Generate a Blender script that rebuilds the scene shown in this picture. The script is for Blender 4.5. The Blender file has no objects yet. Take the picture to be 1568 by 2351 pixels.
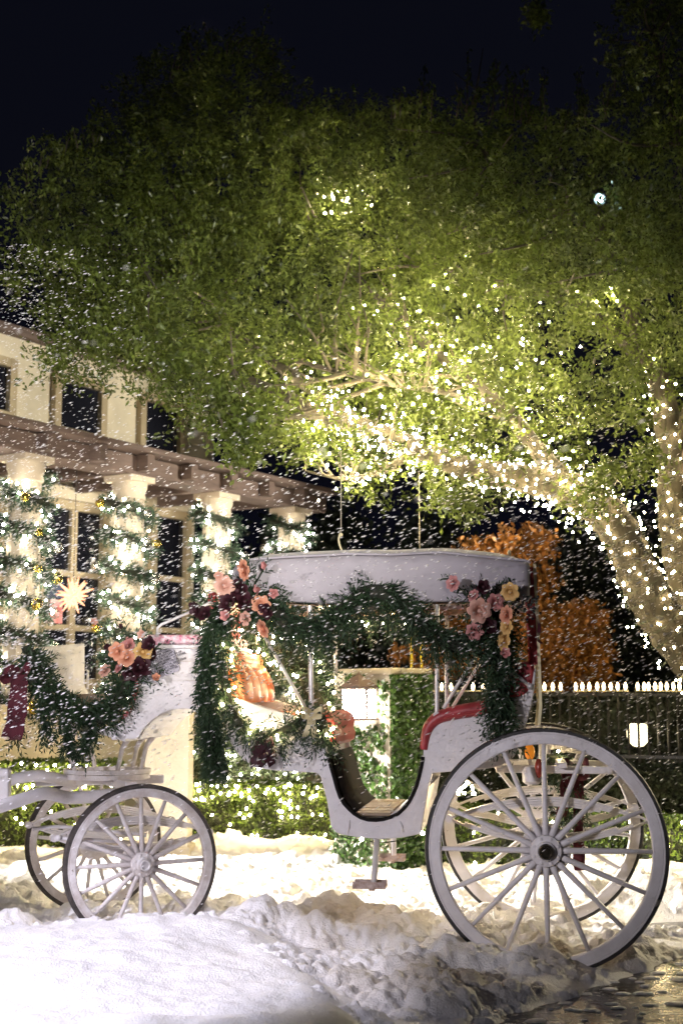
import bpy, math, random
import numpy as np
from mathutils import Vector, Matrix

# ------------------------------------------------------------------ camera, world, lights, exposure
sc = bpy.context.scene
COL = sc.collection
FPX, CU, CV, HOR, CAMH = 3065.0, 784.0, 1175.5, 1595.0, 1.385      # focal length and horizon measured on the picture
PITCH = math.atan((HOR - CV) / FPX)
cam = bpy.data.cameras.new('camera')
camo = bpy.data.objects.new('camera', cam); COL.objects.link(camo)
camo.location = (0, 0, CAMH); camo.rotation_euler = (math.pi / 2 + PITCH, 0, 0)
cam.sensor_fit = 'HORIZONTAL'; cam.sensor_width = 24.0; cam.lens = 24.0 * FPX / 1568.0
cam.clip_end = 600; cam.dof.use_dof = True; cam.dof.focus_distance = 7.1; cam.dof.aperture_fstop = 2.6
sc.camera = camo

w = bpy.data.worlds.new('World'); sc.world = w; w.use_nodes = True
nt = w.node_tree; bg = nt.nodes['Background']
sky = nt.nodes.new('ShaderNodeTexSky'); sky.sky_type = 'NISHITA'; sky.sun_disc = False
sky.sun_elevation = math.radians(-3.0); sky.sun_rotation = math.radians(200)
mixw = nt.nodes.new('ShaderNodeMix'); mixw.data_type = 'RGBA'; mixw.inputs['Factor'].default_value = 0.9
nt.links.new(sky.outputs[0], mixw.inputs['A']); mixw.inputs['B'].default_value = (0.035, 0.04, 0.085, 1)
nt.links.new(mixw.outputs['Result'], bg.inputs[0]); bg.inputs[1].default_value = 0.055

def lamp(name, kind, loc, aim, energy, col, **k):
    l = bpy.data.lights.new(name, kind); o = bpy.data.objects.new(name, l); COL.objects.link(o)
    o.location = loc; o.rotation_euler = (Vector(aim) - Vector(loc)).to_track_quat('-Z', 'Y').to_euler()
    l.energy = energy; l.color = col
    for a, b in k.items(): setattr(l, a, b)
    return o
lamp('moon', 'SUN', (0, -5, 20), (3, 9, 0), 0.03, (.8, .85, 1), angle=math.radians(10))
FL = dict(spot_blend=.6, shadow_soft_size=.15)
lamp('floodlight', 'SPOT', (-3.3, 4.3, 4.0), (-1.6, 5.9, 0.1), 1000, (.88, .85, 1.0), spot_size=math.radians(39), spot_blend=.4, shadow_soft_size=.15)
lamp('floodlight', 'SPOT', (-4.6, -1.0, 2.4), (0.2, 8.5, 2.2), 1200, (.98, .93, 1.0), spot_size=math.radians(37), **FL)
lamp('floodlight', 'SPOT', (5.2, 11.4, 2.3), (1.0, 8.0, 0), 420, (1.0, .86, .56), spot_size=math.radians(60), **FL)
lamp('floodlight', 'SPOT', (-5.2, 11.2, 2.4), (-.2, 9.9, 0.1), 6000, (1.0, .95, .88), spot_size=math.radians(34), **FL)
lamp('floodlight', 'SPOT', (1.2, -2.0, 2.2), (-1.6, 10, 3.4), 3700, (1.0, .96, .88), spot_size=math.radians(26), spot_blend=1.0, shadow_soft_size=.15)
lamp('floodlight', 'SPOT', (5.6, 13.2, 3.2), (-3.2, 16, 4.3), 2300, (1.0, .92, .74), spot_size=math.radians(28), **FL)
sc.view_settings.view_transform = 'Standard'; sc.view_settings.look = 'None'
sc.view_settings.exposure = 0.5; sc.view_settings.gamma = 1.0

# ------------------------------------------------------------------ measuring helpers
CP, SP = math.cos(PITCH), math.sin(PITCH)
def ray(u, v):
    a, b = (u - CU) / FPX, -(v - CV) / FPX
    return Vector((a, CP - b * SP, SP + b * CP))
def at(u, v, Y):
    d = ray(u, v); return Vector((0, 0, CAMH)) + d * (Y / d.y)
def on_plane(u, v, p0, n):
    d = ray(u, v); o = Vector((0, 0, CAMH)); t = (Vector(p0) - o).dot(Vector(n)) / d.dot(Vector(n))
    return o + d * t
YAW = math.radians(7.5)
C0 = Vector((1.121, 7.594, 0)); AX = Vector((math.cos(YAW), -math.sin(YAW), 0)); AY = Vector((math.sin(YAW), math.cos(YAW), 0))
def loc(p): d = Vector(p) - C0; return Vector((d.dot(AX), d.dot(AY), d.z))
def glob(p): return C0 + AX * p[0] + AY * p[1] + Vector((0, 0, p[2]))
def car(u, v, y):                      # a point of the carriage (own axes) on the plane y
    return loc(on_plane(u, v, C0 + AY * y, AY))
def project(P):                        # numpy (N,3) -> u, v
    x, y, z = P[:, 0], P[:, 1], P[:, 2] - CAMH
    yc, zc = y * CP + z * SP, -y * SP + z * CP
    return CU + FPX * x / yc, CV - FPX * zc / yc

# ------------------------------------------------------------------ objects and tags
def tag(o, label=None, cat=None, group=None, kind=None):
    for k, x in (('label', label), ('category', cat), ('group', group), ('kind', kind)):
        if x: o[k] = x
    return o
def empty(name, loc_=(0, 0, 0), rz=0, parent=None):
    o = bpy.data.objects.new(name, None); COL.objects.link(o); o.location = loc_; o.rotation_euler = (0, 0, rz); o.parent = parent
    o.empty_display_size = .1
    return o
def link(name, me, parent=None, mat_=None):
    o = bpy.data.objects.new(name, me); COL.objects.link(o); o.parent = parent
    if mat_ is not None and not me.materials: me.materials.append(mat_)
    return o
def np_mesh(name, V, Fc, smooth=False):
    """fast mesh: V (N,3), Fc (M,k) with equal-sided faces"""
    me = bpy.data.meshes.new(name); V = np.ascontiguousarray(V, dtype=np.float32); Fc = np.ascontiguousarray(Fc, dtype=np.int32)
    me.vertices.add(len(V)); me.vertices.foreach_set('co', V.ravel())
    k = Fc.shape[1]; me.loops.add(Fc.size); me.loops.foreach_set('vertex_index', Fc.ravel())
    me.polygons.add(len(Fc)); me.polygons.foreach_set('loop_start', np.arange(0, Fc.size, k, dtype=np.int32))
    if smooth: me.polygons.foreach_set('use_smooth', np.ones(len(Fc), dtype=bool))
    me.update(calc_edges=True); me.validate()
    return me

class MB:
    def __init__(s): s.v = []; s.f = []
    def add(s, vs, fs):
        n = len(s.v); s.v += [tuple(p) for p in vs]; s.f += [tuple(i + n for i in f) for f in fs]; return s
    def box(s, c, d, M=None):
        c = Vector(c); vs = []
        for x in (-.5, .5):
            for y in (-.5, .5):
                for z in (-.5, .5):
                    p = Vector((x * d[0], y * d[1], z * d[2])); vs.append(c + (M @ p if M else p))
        return s.add(vs, [(0, 1, 3, 2), (4, 6, 7, 5), (0, 4, 5, 1), (2, 3, 7, 6), (0, 2, 6, 4), (1, 5, 7, 3)])
    def beam(s, a, b, wd, ht, up=(0, 0, 1)):
        a, b = Vector(a), Vector(b); d = (b - a); L = d.length; d.normalize()
        side = d.cross(Vector(up)); side.normalize(); u2 = side.cross(d)
        M = Matrix((d, side, u2)).transposed(); return s.box((a + b) / 2, (L, wd, ht), M)
    def tube(s, pts, r, n=8, flat=None, up=(0, 0, 1), cap=True):
        pts = [Vector(p) for p in pts]; m = len(pts); rr = r if hasattr(r, '__len__') else [r] * m
        vs = []; prev = None
        for i, p in enumerate(pts):
            t = (pts[min(i + 1, m - 1)] - pts[max(i - 1, 0)]).normalized()
            if prev is None:
                ref = Vector(up)
                if abs(ref.dot(t)) > .95: ref = Vector((1, 0, 0))
                a = (ref - t * ref.dot(t)).normalized()
            else: a = (prev - t * prev.dot(t)).normalized()
            prev = a; b = t.cross(a)
            fa, fb = flat if flat else (1, 1)
            for k in range(n):
                q = 2 * math.pi * k / n; vs.append(p + a * (math.cos(q) * rr[i] * fa) + b * (math.sin(q) * rr[i] * fb))
        fs = [(i * n + k, i * n + (k + 1) % n, (i + 1) * n + (k + 1) % n, (i + 1) * n + k) for i in range(m - 1) for k in range(n)]
        if cap: fs += [tuple(range(n))[::-1], tuple((m - 1) * n + k for k in range(n))]
        return s.add(vs, fs)
    def lathe(s, prof, o=(0, 0, 0), ax=(0, 0, 1), n=24, closed=False):
        ax = Vector(ax).normalized(); ref = Vector((1, 0, 0)) if abs(ax.x) < .9 else Vector((0, 1, 0))
        a = (ref - ax * ref.dot(ax)).normalized(); b = ax.cross(a); o = Vector(o); vs = []
        for r, h in prof:
            for k in range(n):
                q = 2 * math.pi * k / n; vs.append(o + ax * h + (a * math.cos(q) + b * math.sin(q)) * r)
        m = len(prof); rng = range(m if closed else m - 1)
        fs = [(i * n + k, i * n + (k + 1) % n, ((i + 1) % m) * n + (k + 1) % n, ((i + 1) % m) * n + k) for i in rng for k in range(n)]
        if not closed:
            if prof[0][0] > 1e-4: fs.append(tuple(range(n))[::-1])
            if prof[-1][0] > 1e-4: fs.append(tuple((m - 1) * n + k for k in range(n)))
        return s.add(vs, fs)
    def ball(s, c, r, n=10, sq=(1, 1, 1)):
        c = Vector(c); m = max(4, n // 2); vs = []; fs = []
        for i in range(1, m):
            t = math.pi * i / m
            for k in range(n):
                q = 2 * math.pi * k / n; vs.append((c.x + r * sq[0] * math.sin(t) * math.cos(q), c.y + r * sq[1] * math.sin(t) * math.sin(q), c.z + r * sq[2] * math.cos(t)))
        a = len(vs); vs += [(c.x, c.y, c.z + r * sq[2]), (c.x, c.y, c.z - r * sq[2])]
        for i in range(m - 2):
            for k in range(n): fs.append((i * n + k, (i + 1) * n + k, (i + 1) * n + (k + 1) % n, i * n + (k + 1) % n))
        for k in range(n): fs.append((a, k, (k + 1) % n)); fs.append((a + 1, (m - 2) * n + (k + 1) % n, (m - 2) * n + k))
        return s.add(vs, fs)
    def prism(s, poly, y0, y1):        # poly of (x, z), extruded along y
        n = len(poly); vs = [(p[0], y0, p[1]) for p in poly] + [(p[0], y1, p[1]) for p in poly]
        fs = [tuple(range(n)), tuple(range(2 * n - 1, n - 1, -1))] + [(k, k + n, (k + 1) % n + n, (k + 1) % n) for k in range(n)]
        return s.add(vs, fs)
    def ribbon(s, pts, side, th=.004):   # flat band along pts, half width vector(s) side
        m = len(pts); vs = []
        for i, p in enumerate(pts):
            p = Vector(p); sd = Vector(side[i] if isinstance(side, list) else side)
            t = (Vector(pts[min(i + 1, m - 1)]) - Vector(pts[max(i - 1, 0)])).normalized(); nn = t.cross(sd).normalized() * th * .5
            vs += [p - sd - nn, p + sd - nn, p + sd + nn, p - sd + nn]
        fs = [(i * 4 + k, i * 4 + (k + 1) % 4, i * 4 + 4 + (k + 1) % 4, i * 4 + 4 + k) for i in range(m - 1) for k in range(4)]
        fs += [(3, 2, 1, 0), tuple(4 * (m - 1) + k for k in range(4))]
        return s.add(vs, fs)
    def mesh(s, name):
        me = bpy.data.meshes.new(name); me.from_pydata(s.v, [], s.f); me.update(); return me
    def build(s, name, mat_, parent=None, smooth=False, bevel=0, sub=0, angle=None):
        me = s.mesh(name); o = link(name, me, parent, mat_)
        if smooth:
            me.polygons.foreach_set('use_smooth', [True] * len(me.polygons))
            if angle is not None:
                me.set_sharp_from_angle(angle=math.radians(angle))
        if bevel: b = o.modifiers.new('b', 'BEVEL'); b.width = bevel; b.segments = 2; b.limit_method = 'ANGLE'
        if sub: b = o.modifiers.new('s', 'SUBSURF'); b.levels = b.render_levels = sub
        return o
def spline(pts, n=8, closed=False):
    P = [Vector(p) for p in pts]; out = []; m = len(P)
    for i in range(m if closed else m - 1):
        g = lambda k: P[k % m] if closed else P[max(0, min(m - 1, k))]
        a, b, c, d = g(i - 1), g(i), g(i + 1), g(i + 2)
        for j in range(n):
            t = j / n
            out.append(.5 * ((2 * b) + (c - a) * t + (2 * a - 5 * b + 4 * c - d) * t * t + (3 * b - a - 3 * c + d) * t ** 3))
    if not closed: out.append(P[-1])
    return out

# ------------------------------------------------------------------ materials
def mat(name, col, rough=.5, metal=0.0, var=0.0, vscale=6, col2=None, bump=0.0, bscale=40, spec=.5, emit=0.0, ecol=None, translucent=0.0, coat=0.0, stretch=None, sheen=0.0, island=0.0, chips=None):
    m = bpy.data.materials.new(name); m.use_nodes = True; t = m.node_tree; p = t.nodes['Principled BSDF']
    c = (*col, 1); p.inputs['Base Color'].default_value = c; p.inputs['Roughness'].default_value = rough; p.inputs['Metallic'].default_value = metal
    p.inputs['Specular IOR Level'].default_value = spec; p.inputs['Coat Weight'].default_value = coat; p.inputs['Sheen Weight'].default_value = sheen
    tc = t.nodes.new('ShaderNodeTexCoord'); vec = tc.outputs['Object']
    if stretch:
        mp = t.nodes.new('ShaderNodeMapping'); mp.inputs['Scale'].default_value = stretch; t.links.new(vec, mp.inputs[0]); vec = mp.outputs[0]
    colout = None
    if var or col2:
        nz = t.nodes.new('ShaderNodeTexNoise'); nz.inputs['Scale'].default_value = vscale; nz.inputs['Detail'].default_value = 6; nz.inputs['Roughness'].default_value = .65
        t.links.new(vec, nz.inputs['Vector'])
        rp = t.nodes.new('ShaderNodeMapRange'); rp.inputs['From Min'].default_value = .34; rp.inputs['From Max'].default_value = .66; t.links.new(nz.outputs['Fac'], rp.inputs[0])
        mx = t.nodes.new('ShaderNodeMix'); mx.data_type = 'RGBA'; t.links.new(rp.outputs[0], mx.inputs['Factor'])
        a = col2 if col2 else tuple(x * (1 - var) for x in col); b = col if col2 else tuple(min(1, x * (1 + var)) for x in col)
        mx.inputs['A'].default_value = (*a, 1); mx.inputs['B'].default_value = (*b, 1); colout = mx.outputs['Result']; t.links.new(colout, p.inputs['Base Color'])
    if chips and colout:
        nc = t.nodes.new('ShaderNodeTexNoise'); nc.inputs['Scale'].default_value = chips[1]; nc.inputs['Detail'].default_value = 8; nc.inputs['Roughness'].default_value = .7; t.links.new(vec, nc.inputs['Vector'])
        rc = t.nodes.new('ShaderNodeMapRange'); rc.inputs[1].default_value = chips[2]; rc.inputs[2].default_value = chips[2] + .03; t.links.new(nc.outputs['Fac'], rc.inputs[0])
        mc = t.nodes.new('ShaderNodeMix'); mc.data_type = 'RGBA'; t.links.new(rc.outputs[0], mc.inputs['Factor']); t.links.new(colout, mc.inputs['A']); mc.inputs['B'].default_value = (*chips[0], 1); colout = mc.outputs['Result']; t.links.new(colout, p.inputs['Base Color'])
    if island and colout:
        ge = t.nodes.new('ShaderNodeNewGeometry'); mr_ = t.nodes.new('ShaderNodeMapRange'); mr_.inputs['To Min'].default_value = 1 - island; mr_.inputs['To Max'].default_value = 1 + island; t.links.new(ge.outputs['Random Per Island'], mr_.inputs[0])
        hs = t.nodes.new('ShaderNodeHueSaturation'); t.links.new(colout, hs.inputs['Color']); t.links.new(mr_.outputs[0], hs.inputs['Value']); colout = hs.outputs[0]; t.links.new(colout, p.inputs['Base Color'])
    if bump:
        nb = t.nodes.new('ShaderNodeTexNoise'); nb.inputs['Scale'].default_value = bscale; nb.inputs['Detail'].default_value = 5; t.links.new(vec, nb.inputs['Vector'])
        bp = t.nodes.new('ShaderNodeBump'); bp.inputs['Strength'].default_value = bump; bp.inputs['Distance'].default_value = .02
        t.links.new(nb.outputs['Fac'], bp.inputs['Height']); t.links.new(bp.outputs[0], p.inputs['Normal'])
    if emit:
        p.inputs['Emission Color'].default_value = (*(ecol or col), 1); p.inputs['Emission Strength'].default_value = emit
    if translucent:
        tr = t.nodes.new('ShaderNodeBsdfTranslucent'); ms = t.nodes.new('ShaderNodeMixShader'); ms.inputs[0].default_value = translucent
        if colout: t.links.new(colout, tr.inputs[0])
        else: tr.inputs[0].default_value = c
        out = t.nodes['Material Output']; t.links.new(p.outputs[0], ms.inputs[1]); t.links.new(tr.outputs[0], ms.inputs[2]); t.links.new(ms.outputs[0], out.inputs[0])
    return m
M = dict(
    white=mat('white paint', (.74, .71, .73), .42, col2=(.60, .56, .56), vscale=5, bump=.18, bscale=50, chips=((.22, .17, .14), 16, .685)),
    whitew=mat('worn white paint', (.70, .67, .67), .5, col2=(.50, .44, .42), vscale=14, bump=.25, bscale=50, chips=((.20, .15, .12), 22, .64)),
    tyre=mat('black rubber', (.02, .018, .018), .55, var=.4, vscale=30, bump=.2),
    tyrew=mat('worn rubber', (.03, .026, .024), .65, col2=(.08, .066, .06), vscale=22, bump=.4, bscale=60),
    cloth=mat('canopy cloth', (.48, .44, .48), .85, var=.08, vscale=4, bump=.25, bscale=14, translucent=.15, sheen=.2),
    red=mat('red leather', (.36, .04, .045), .38, var=.25, vscale=9, bump=.15, bscale=70),
    orange=mat('orange leather', (.62, .16, .045), .42, var=.2, vscale=7, bump=.2, bscale=30),
    pinkseat=mat('snowy pink cushion', (.62, .10, .22), .6, col2=(.85, .82, .85), vscale=45, bump=.5, bscale=60),
    black=mat('black lining', (.012, .01, .01), .85, var=.3, vscale=20, bump=.2, spec=.12),
    wood=mat('weathered boards', (.42, .31, .21), .55, col2=(.24, .17, .12), vscale=7, stretch=(1, 10, 1), bump=.3, bscale=20),
    steel=mat('white metal post', (.66, .63, .63), .3, metal=.25, var=.1, vscale=20),
    iron=mat('black iron', (.008, .008, .009), .45, var=.3, vscale=20),
    rust=mat('rusty step plate', (.55, .45, .42), .6, col2=(.25, .15, .11), vscale=25, bump=.4),
    brass=mat('dark brass cap', (.06, .05, .035), .3, metal=.8, var=.3, vscale=30),
    amber=mat('amber lens', (.75, .22, .02), .15, var=.15, vscale=20, emit=.25, ecol=(1, .35, .03)),
    redlens=mat('red lens', (.22, .03, .02), .2, var=.2, vscale=20),
    velvet=mat('burgundy velvet', (.085, .008, .018), .8, var=.35, vscale=14, sheen=.1, bump=.2, bscale=40),
    cream=mat('cream ribbon', (.70, .62, .38), .6, var=.12, vscale=10),
    cedar=mat('cedar sprigs', (.045, .085, .035), .5, col2=(.018, .04, .022), vscale=9, translucent=.2),
    cedarcore=mat('garland stem', (.018, .022, .012), .9, var=.3, vscale=20),
    pine=mat('pine garland', (.05, .10, .05), .5, col2=(.02, .045, .03), vscale=7, translucent=.2, island=.55),
    oakleaf=mat('oak leaves', (.15, .20, .038), .26, col2=(.05, .068, .02), vscale=1.3, translucent=.42, spec=.5, island=.55),
    bark=mat('oak bark', (.05, .042, .026), .85, col2=(.02, .017, .011), vscale=16, bump=.8, bscale=24, stretch=(1, 1, .35)),
    twig=mat('twig bark', (.09, .075, .05), .8, var=.3, vscale=30),
    autumn=mat('orange autumn leaves', (.50, .22, .05), .5, col2=(.22, .09, .02), vscale=3, translucent=.35, island=.55),
    darkleaf=mat('dark evergreen leaves', (.035, .05, .03), .5, col2=(.015, .022, .014), vscale=2, translucent=.15, island=.55),
    box=mat('boxwood leaves', (.11, .17, .025), .38, col2=(.05, .08, .015), vscale=8, translucent=.3, island=.55),
    ivy=mat('ivy leaves', (.09, .17, .035), .33, col2=(.045, .09, .02), vscale=7, translucent=.2, island=.55),
    paleleaf=mat('pale variegated leaves', (.16, .19, .10), .5, col2=(.05, .08, .03), vscale=16, translucent=.25, island=.55),
    hedgecore=mat('hedge twigs', (.012, .016, .008), .9, var=.3, vscale=20),
    stucco=mat('cream stucco', (.66, .59, .46), .85, var=.14, vscale=1.6, bump=.25, bscale=45),
    trim=mat('tan window trim', (.42, .34, .22), .6, var=.12, vscale=5, bump=.1),
    beam=mat('stained pergola timber', (.17, .12, .105), .7, col2=(.11, .075, .065), vscale=4, stretch=(1, 1, 6), bump=.2),
    glass=mat('dark window glass', (.012, .013, .02), .06, var=.2, vscale=2, spec=.6),
    stone=mat('pale cast stone', (.55, .48, .36), .7, var=.12, vscale=4, bump=.3, bscale=30),
    column=mat('cream column plaster', (.62, .53, .42), .7, var=.08, vscale=4, bump=.15),
    capstone=mat('wet stone cap', (.33, .27, .19), .22, var=.2, vscale=4, bump=.2, bscale=20),
    rope=mat('rope', (.45, .40, .30), .9, var=.2, vscale=30, bump=.5),
    yellow=mat('yellow webbing strap', (.75, .55, .02), .55, var=.08, vscale=30),
    bulb=mat('warm white bulb', (1, .93, .78), .3, emit=120, ecol=(1, .78, .42), var=.01),
    bulbf=mat('foliage bulb', (1, .93, .78), .3, emit=620, ecol=(1, .82, .46), var=.01),
    bulbc=mat('cool white bulb', (1, 1, 1), .3, emit=105, ecol=(1, .90, .72), var=.01),
    c9=mat('frosted candle bulb', (1, .95, .85), .3, emit=12, ecol=(1, .74, .42), var=.01),
    bluelamp=mat('cool white lamp', (1, 1, 1), .3, emit=25, ecol=(.6, .9, 1), var=.01),
    star=mat('lit paper star', (1, .6, .4), .5, emit=1.1, ecol=(1, .40, .20), var=.01),
    starcore=mat('star bulb', (1, .8, .6), .5, emit=9, ecol=(1, .75, .5), var=.01),
    lanternglass=mat('lit frosted lantern pane', (1, .95, .9), .4, emit=32, ecol=(1, .9, .82), var=.01),
    lanternmetal=mat('bronze lantern metal', (.14, .09, .075), .5, var=.2, vscale=20),
    wire=mat('green wire', (.02, .035, .015), .6, var=.2, vscale=20),
    gold=mat('gold ornament', (.72, .55, .12), .16, metal=.9, var=.1, vscale=4),
    silver=mat('silver ornament', (.72, .72, .70), .14, metal=.9, var=.1, vscale=4),
    peach=mat('peach petals', (.78, .42, .26), .6, col2=(.72, .30, .20), vscale=22, translucent=.25),
    pink=mat('dusty pink petals', (.68, .34, .31), .6, col2=(.56, .22, .22), vscale=22, translucent=.25),
    blush=mat('blush petals', (.78, .50, .40), .6, col2=(.70, .38, .30), vscale=22, translucent=.25),
    yellowrose=mat('buttery petals', (.74, .52, .20), .6, col2=(.68, .40, .14), vscale=22, translucent=.25),
    wine=mat('wine dark petals', (.055, .008, .016), .6, col2=(.025, .005, .010), vscale=22, translucent=.1),
    berry=mat('black berries', (.012, .010, .012), .22, var=.3, vscale=30),
    paper=mat('placard', (.42, .39, .46), .5, var=.05, vscale=8),
    ink=mat('placard lettering', (.05, .045, .06), .6, var=.05, vscale=8),
    flake=mat('foam flakes', (.93, .91, .93), .7, var=.02, translucent=.5),
)

# ------------------------------------------------------------------ vectorised leaves, bulbs, sprigs
R = np.random.default_rng(11)
def unit(a): return a / np.maximum(np.linalg.norm(a, axis=1, keepdims=True), 1e-9)
def rand_dirs(n, r=R): return unit(r.normal(size=(n, 3)))
def leaf_mesh(name, C, D, N, L, W, fold=.15):
    """one folded diamond per leaf: C centres, D directions, N rough normals"""
    n = len(C); S = unit(np.cross(D, N)); Nn = np.cross(S, D); L = np.broadcast_to(L, (n,))[:, None]; W = np.broadcast_to(W, (n,))[:, None]
    V = np.empty((n, 4, 3)); V[:, 0] = C - D * L * .5; V[:, 1] = C + S * W * .5 + Nn * W * fold; V[:, 2] = C + D * L * .5; V[:, 3] = C - S * W * .5 + Nn * W * fold
    i = np.arange(n)[:, None] * 4; Fc = np.concatenate([i + np.array([[0, 1, 2]]), i + np.array([[0, 2, 3]])], axis=1).reshape(-1, 3)
    return np_mesh(name, V.reshape(-1, 3), Fc)
ICO_V = np.array([(0, 0, 1)] + [(math.cos(a) * .894, math.sin(a) * .894, .447) for a in [2 * math.pi * k / 5 for k in range(5)]] +
                 [(math.cos(a) * .894, math.sin(a) * .894, -.447) for a in [2 * math.pi * (k + .5) / 5 for k in range(5)]] + [(0, 0, -1)])
ICO_F = np.array([(0, 1 + k, 1 + (k + 1) % 5) for k in range(5)] + [(1 + k, 6 + k, 1 + (k + 1) % 5) for k in range(5)] +
                 [(1 + (k + 1) % 5, 6 + k, 6 + (k + 1) % 5) for k in range(5)] + [(11, 6 + (k + 1) % 5, 6 + k) for k in range(5)])
def bulbs_mesh(name, C, r):
    C = np.asarray(C, dtype=float); n = len(C); r = np.broadcast_to(r, (n,))[:, None, None]
    V = C[:, None, :] + ICO_V[None] * r; Fc = (np.arange(n) * 12)[:, None, None] + ICO_F[None]
    return np_mesh(name, V.reshape(-1, 3), Fc.reshape(-1, 3), True)
def sprig_arrays(P, D, n_needle, length, nl, nw, r=R):
    """fronds: base P, direction D, needles in two ranks along a drooping stem"""
    n = len(P); side = unit(np.cross(D, unit(r.normal(size=(n, 3)))))
    f = (np.arange(n_needle) + .6) / n_needle; sgn = np.where(np.arange(n_needle) % 2, 1.0, -1.0)
    Ln = length[:, None, None] if hasattr(length, '__len__') else length
    c = P[:, None, :] + D[:, None, :] * (f[None, :, None] * Ln); c[..., 2] -= .25 * (f[None, :] ** 2) * (Ln[..., 0] if hasattr(length, '__len__') else Ln)
    d = D[:, None, :] * .8 + side[:, None, :] * sgn[None, :, None] * .65 + r.normal(size=(n, n_needle, 3)) * .22
    d = unit(d.reshape(-1, 3)); sc_ = (1.15 - .6 * f)[None, :].repeat(n, 0).reshape(-1)
    c = c.reshape(-1, 3) + d * (nl * .4)
    return c, d, unit(r.normal(size=c.shape)), nl * sc_ * r.uniform(.8, 1.2, len(c)), nw * np.ones(len(c))
def path_samples(pts, n, r=R):
    P = np.array([tuple(p) for p in pts]); seg = np.linalg.norm(np.diff(P, axis=0), axis=1); cum = np.concatenate([[0], np.cumsum(seg)])
    s = np.sort(r.uniform(0, cum[-1], n)); k = np.clip(np.searchsorted(cum, s) - 1, 0, len(seg) - 1); t = (s - cum[k]) / seg[k]
    return P[k] + (P[k + 1] - P[k]) * t[:, None], unit(P[k + 1] - P[k]), s / cum[-1]
def garland(name, pts, rad, per_m, label, cat='garland', group=None, droop=.5, nl=.045, nw=.009, sl=.13, needles=11, mm='cedar', bulbs=0, bulb_r=.009, bulbmat='bulb', core=.45, world=True, r=R):
    """evergreen garland laid along world points"""
    root = empty(name, tuple(pts[0])); P0 = Vector(pts[0]); lp = [Vector(p) - P0 for p in pts]
    Ltot = sum((lp[i + 1] - lp[i]).length for i in range(len(lp) - 1)); n = int(per_m * Ltot)
    mb = MB(); mb.tube(lp, rad * core, 7); mb.build('stem', M['cedarcore'], root, True)
    p, t, s = path_samples(lp, n, r); rd = rand_dirs(n, r); rd -= t * np.sum(rd * t, 1, keepdims=True); rd = unit(rd)
    d = unit(rd * .75 + t * r.uniform(-.2, .8, (n, 1)) + np.array([[0, 0, -droop]]) + r.normal(size=(n, 3)) * .15)
    c, dd, nn, L, W = sprig_arrays(p + rd * rad * .3, d, needles, sl * r.uniform(.6, 1.25, n), nl, nw, r)
    o = link('sprigs', leaf_mesh(name, c, dd, nn, L, W), root, M[mm]); o['kind'] = 'stuff'
    if bulbs:
        nb = int(bulbs * Ltot); p, t, s = path_samples(lp, nb, r); rd = rand_dirs(nb, r); rd -= t * np.sum(rd * t, 1, keepdims=True); rd = unit(rd)
        o = link('bulbs', bulbs_mesh('bulbs', p + rd * rad * r.uniform(.75, 1.1, (nb, 1)), bulb_r), root, M[bulbmat]); o['kind'] = 'stuff'
    tag(root, label, cat, group)
    return root
#PART2
# ------------------------------------------------------------------ ground and snow
def wet_ground_mat():
    m = bpy.data.materials.new('wet pavement'); m.use_nodes = True; t = m.node_tree; p = t.nodes['Principled BSDF']; L = t.links.new
    tc = t.nodes.new('ShaderNodeTexCoord')
    def noise(scale, det=5, stretch=None):
        n = t.nodes.new('ShaderNodeTexNoise'); n.inputs['Scale'].default_value = scale; n.inputs['Detail'].default_value = det
        L(tc.outputs['Object'], n.inputs['Vector']); return n
    n1, n2, n3 = noise(1.6), noise(22, 8), noise(9, 6)
    mr = t.nodes.new('ShaderNodeMapRange'); mr.inputs[1].default_value = .55; mr.inputs[2].default_value = .60
    ad = t.nodes.new('ShaderNodeMath'); ad.operation = 'MULTIPLY_ADD'; L(n2.outputs['Fac'], ad.inputs[0]); ad.inputs[1].default_value = .62; 
    m3 = t.nodes.new('ShaderNodeMath'); m3.operation = 'MULTIPLY'; L(n3.outputs['Fac'], m3.inputs[0]); m3.inputs[1].default_value = .38
    L(m3.outputs[0], ad.inputs[2]); L(ad.outputs[0], mr.inputs[0])
    mx = t.nodes.new('ShaderNodeMix'); mx.data_type = 'RGBA'; L(mr.outputs[0], mx.inputs['Factor'])
    mx.inputs['A'].default_value = (.022, .020, .019, 1); mx.inputs['B'].default_value = (.42, .38, .34, 1); L(mx.outputs['Result'], p.inputs['Base Color'])
    rr = t.nodes.new('ShaderNodeMapRange'); rr.inputs[1].default_value = .4; rr.inputs[2].default_value = .62; rr.inputs[3].default_value = .06; rr.inputs[4].default_value = .3; L(n1.outputs['Fac'], rr.inputs[0])
    rx = t.nodes.new('ShaderNodeMix'); rx.data_type = 'FLOAT'; L(mr.outputs[0], rx.inputs['Factor']); L(rr.outputs[0], rx.inputs['A']); rx.inputs['B'].default_value = .6; L(rx.outputs['Result'], p.inputs['Roughness'])
    b = t.nodes.new('ShaderNodeBump'); b.inputs['Strength'].default_value = .35; b.inputs['Distance'].default_value = .01
    L(ad.outputs[0], b.inputs['Height']); L(b.outputs[0], p.inputs['Normal'])
    return m
g = MB(); g.add([(-200, -60, 0), (200, -60, 0), (200, 300, 0), (-200, 300, 0)], [(0, 1, 2, 3)])
tag(g.build('ground', wet_ground_mat()), kind='structure')

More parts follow.
